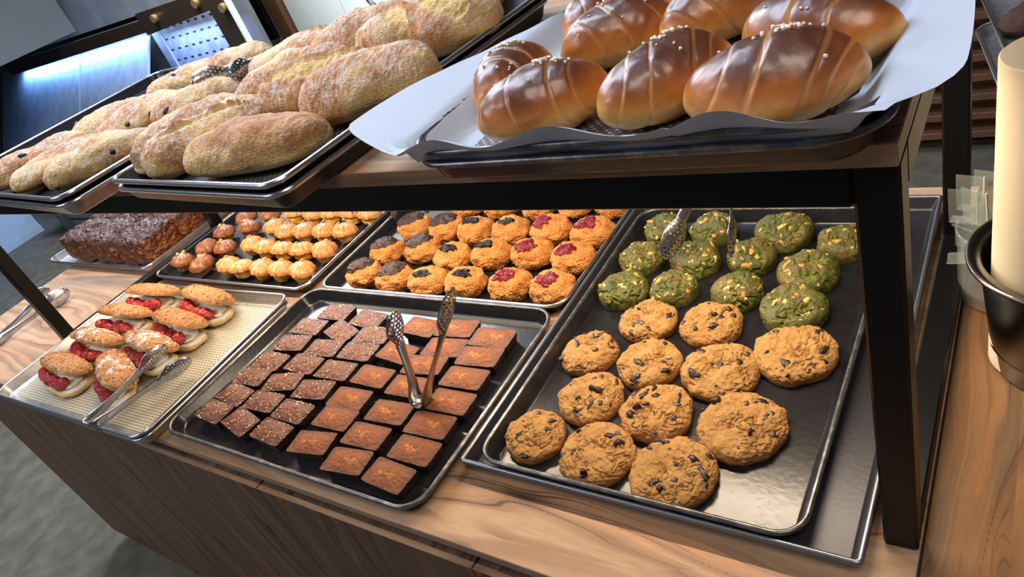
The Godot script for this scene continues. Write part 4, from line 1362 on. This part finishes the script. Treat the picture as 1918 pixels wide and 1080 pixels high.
func loaves() -> void:
	rng.seed = 3
	var y := SHELF + 0.0158
	var white := [
		[-0.722, -0.452, 12, 0.212, 0.088, 0.062, [], "nearest the shopper on the middle pan, smooth and golden"],
		[-0.852, -0.492, 56, 0.196, 0.088, 0.064, [[0.0, 0.012, 0.06, 0.005, 0.1]], "second in the front row, squeezed between two others"],
		[-0.925, -0.505, 62, 0.180, 0.088, 0.066, [], "front row, at the pan's rim beside the raisin loaves"],
		[-0.640, -0.578, 30, 0.186, 0.098, 0.072, [], "with a smooth floured back at the pan's rim near the rolls"],
		[-0.757, -0.606, 38, 0.196, 0.096, 0.068, [[0.01, 0.010, 0.075, 0.016, 0.12]], "torn open along its back, showing yellow crumb"],
		[-0.858, -0.650, 35, 0.190, 0.096, 0.070, [], "behind the torn open loaf, floured all over"],
		[-0.925, -0.735, 36, 0.190, 0.096, 0.072, [[0.04, 0.0, 0.03, 0.004, 0.3]], "at the rim near the raisin loaves, touching the tongs"],
		[-0.668, -0.735, 14, 0.226, 0.112, 0.082, [[-0.022, 0.020, 0.036, 0.016, 0.9], [0.046, 0.016, 0.040, 0.022, 0.35]], "largest one, with two scored yellow openings"],
		[-0.812, -0.765, 48, 0.180, 0.096, 0.078, [], "behind the large scored loaf, dark on its shoulder"],
		[-0.722, -0.868, 16, 0.190, 0.100, 0.076, [[0.0, 0.0, 0.07, 0.02, 0.0]], "farthest one, golden yellow on top"],
	]
	for k in white.size():
		var s: Array = white[k]
		var f := loaf_fn(s[3] * 0.95, s[4] * 0.93, s[5] * 0.93, k + 2.0, 0, s[6])
		var o := thing("white_loaf", "floured pale brown loaf, " + s[7], "bread", Vector3(s[0], y, s[1]), deg_to_rad(s[2]), "floured loaves on the middle pan")
		part("crust", grid(84, 132, f), M.crust, o)
	y = SHELF + 0.0144
	var raisin := [
		[-1.135, -0.474, 42, 0.200, 0.080, 0.056, "at the steel rim, with a dark brown back"],
		[-1.262, -0.482, 50, 0.216, 0.088, 0.054, "front row, second from the steel rim, floured groove"],
		[-1.395, -0.490, 62, 0.200, 0.090, 0.054, "outermost in the front row"],
		[-1.375, -0.640, 62, 0.190, 0.082, 0.052, "second row, beside the empty dark part of the pan"],
		[-1.225, -0.620, 50, 0.210, 0.092, 0.058, "second row, with a raisin bursting from a hole"],
		[-1.105, -0.640, 40, 0.170, 0.084, 0.056, "second row, at the steel rim below the tongs"],
		[-1.330, -0.785, 55, 0.190, 0.084, 0.056, "back row, behind the tongs' blade"],
		[-1.225, -0.830, 18, 0.190, 0.084, 0.056, "back row, at the pan's far corner"],
	]
	var rz := ball(10, 8, 4.0, 0.35, 1.5, Vector3(1.0, 0.6, 0.8))
	for k in raisin.size():
		var s: Array = raisin[k]
		var f := loaf_fn(s[3] * 0.90, s[4] * 0.96, s[5] * 0.90, k + 21.0, 1, [[0.0, -0.012, 0.07, 0.005, 0.15]] if k == 1 else [])
		var o := thing("raisin_loaf", "long raisin loaf dusted with flour, " + s[6], "bread", Vector3(s[0], y, s[1]), deg_to_rad(s[2]), "raisin loaves on the dark pan")
		part("crust", grid(76, 116, f), M.crust, o)
		bits(o, f, "raisin", 5, 0.004, 0.0065, [M.chip], [rz], 0.1, 0.9)

# ------------------------------------------------------------------ tongs
func strip(path: Curve3D, t0: float, t1: float, width: Callable, wide: Vector3, cup: float, holes: bool) -> ArrayMesh:
	# a bent sheet along the path from t0 to t1, width across it; with round holes where asked for
	var nv := 56 if holes else 36
	var nu := 26 if holes else 6
	var L := path.get_baked_length()
	var f := Faces.new()
	var P := []
	for layer in 2:
		for j in nv + 1:
			var t := lerpf(t0, t1, float(j) / nv)
			var c := path.sample_baked(t * L, true)
			var tan := (path.sample_baked(minf(t + 0.01, 1.0) * L, true) - path.sample_baked(maxf(t - 0.01, 0.0) * L, true)).normalized()
			var w := (wide - tan * wide.dot(tan)).normalized()
			var n := tan.cross(w)
			var hw: float = width.call(t) * 0.5
			for i in nu + 1:
				var s := float(i) / nu * 2.0 - 1.0
				P.append(c + w * hw * s + n * (cup * hw * (s * s - 0.6) + (0.0006 if layer == 0 else -0.0006)))
	var half := (nu + 1) * (nv + 1)
	var V := PackedVector3Array(P)
	var I := PackedInt32Array()
	var keep := func(i: int, j: int) -> bool:
		if not holes or i < 1 or i >= nu - 1 or j < 3 or j >= nv - 2:
			return true
		var t := lerpf(t0, t1, (j + 0.5) / nv)
		var x: float = ((i + 0.5) / nu * 2.0 - 1.0) * float(width.call(t)) * 0.5
		var y := t * L
		var pitch := 0.0062
		var row := roundi(y / pitch)
		var ox := pitch * 0.5 if row % 2 else 0.0
		var dx := fposmod(x + ox + pitch * 0.5, pitch) - pitch * 0.5
		return Vector2(dx, y - row * pitch).length() > 0.0019
	for j in nv:
		for i in nu:
			if not keep.call(i, j):
				continue
			var a := j * (nu + 1) + i
			var b := a + 1
			var c := a + nu + 1
			var d := c + 1
			I.append_array(PackedInt32Array([a, c, b, b, c, d]))
			I.append_array(PackedInt32Array([a + half, b + half, c + half, b + half, d + half, c + half]))
	for j in nv:                                  # the two long edges
		for i in [0, nu]:
			var a: int = j * (nu + 1) + i
			var c: int = a + nu + 1
			I.append_array(PackedInt32Array([a, a + half, c, c, a + half, c + half]) if i == 0 else PackedInt32Array([a, c, a + half, c, c + half, a + half]))
	var st := SurfaceTool.new()
	st.begin(Mesh.PRIMITIVE_TRIANGLES)
	for v in V:
		st.add_vertex(v)
	for k in I:
		st.add_index(k)
	st.generate_normals()
	return st.commit()

func tongs(label: String, pivot: Vector3, a: Vector3, b: Vector3, bow: float, blade := 0.040, facing := Vector3.ZERO) -> void:
	# one strip of steel folded at the pivot, its two arms ending in pierced spoon blades at a and b
	var o := thing("tongs", label, "tongs", pivot, 0.0, "perforated steel tongs")
	a -= pivot
	b -= pivot
	var wide := a.cross(b).normalized()
	if wide.length() < 0.5:
		wide = Vector3.UP
	var axis := (a.normalized() + b.normalized()).normalized()
	var side := (a - axis * a.dot(axis)).normalized()
	for k in 2:
		var tip: Vector3 = a if k == 0 else b
		var sd: Vector3 = side if k == 0 else -side
		var across := tip.cross(facing).normalized() if k == 0 and facing != Vector3.ZERO else wide
		var c := Curve3D.new()
		c.bake_interval = 0.002
		c.add_point(Vector3.ZERO, Vector3.ZERO, sd * 0.010)
		c.add_point(sd * 0.013 + axis * 0.018, -axis * 0.012, axis * 0.02)
		c.add_point(tip * 0.62 + sd * bow, -tip * 0.15, tip * 0.12)
		c.add_point(tip, -tip * 0.12 + sd * bow * 0.6, Vector3.ZERO)
		var arm_w := func(t: float) -> float:
			return lerpf(0.028, 0.014, ss(0.0, 0.4, t)) + 0.004 * ss(0.5, 0.68, t)
		var blade_w := func(t: float) -> float:
			var q := (t - 0.66) / 0.34
			return maxf(0.0016, lerpf(0.016, blade, ss(0.0, 0.45, q)) * sqrt(maxf(0.0, 1.0 - pow(maxf(0.0, q - 0.45) / 0.55, 2.2))))
		part("arm", strip(c, 0.0, 0.67, arm_w, across, 0.25, false), M.steel, o)
		part("pierced_blade", strip(c, 0.66, 1.0, blade_w, across, 0.45, true), M.steel, o)

func all_tongs() -> void:
	tongs("steel tongs standing open on the almond cakes, bend down", Vector3(-0.750, 0.024, -0.495), Vector3(-0.735, 0.188, -0.520), Vector3(-0.600, 0.240, -0.522), 0.006, 0.036)
	tongs("steel tongs lying on the strawberry sandwich pan along its inner rim", Vector3(-1.435, 0.040, -0.272), Vector3(-1.425, 0.066, -0.475), Vector3(-1.345, 0.046, -0.470), 0.004)
	tongs("steel tongs leaning into the green cookies, bend hidden under the beam", Vector3(-0.385, 0.205, -0.955), Vector3(-0.478, 0.046, -0.850), Vector3(-0.372, 0.046, -0.862), 0.004, 0.036, Vector3(0.45, 0.6, 0.85))
	tongs("steel tongs lying on the bare wood outside the rack's post", Vector3(-2.290, 0.012, -0.405), Vector3(-2.365, 0.026, -0.625), Vector3(-2.245, 0.026, -0.630), 0.004, 0.05)
	tongs("steel tongs lying between the raisin loaves and the floured loaves, blades towards the dark pan", Vector3(-1.02, 0.502, -0.80), Vector3(-1.095, 0.520, -0.645), Vector3(-0.995, 0.520, -0.650), 0.004, 0.036)
	tongs("steel tongs half hidden behind floured loaves at the far side of the middle pan", Vector3(-0.880, 0.500, -0.900), Vector3(-0.880, 0.508, -0.735), Vector3(-0.838, 0.516, -0.742), 0.003, 0.034)
	tongs("steel tongs standing up behind the large scored loaf", Vector3(-0.915, 0.625, -0.855), Vector3(-0.795, 0.500, -0.815), Vector3(-0.765, 0.505, -0.850), 0.003, 0.034)
	tongs("steel tongs leaning over the chocolate scones at the pan's far side", Vector3(-1.135, 0.170, -1.110), Vector3(-1.180, 0.050, -0.960), Vector3(-1.090, 0.055, -0.975), 0.004)
	tongs("steel tongs hanging over the last orange shell cakes under the beam", Vector3(-1.330, 0.200, -1.110), Vector3(-1.345, 0.050, -0.985), Vector3(-1.300, 0.050, -1.040), 0.004, 0.03)
	tongs("steel tongs resting on top of the caramel bread blocks", Vector3(-2.180, 0.200, -1.080), Vector3(-2.215, 0.104, -0.900), Vector3(-2.150, 0.104, -0.920), 0.004)
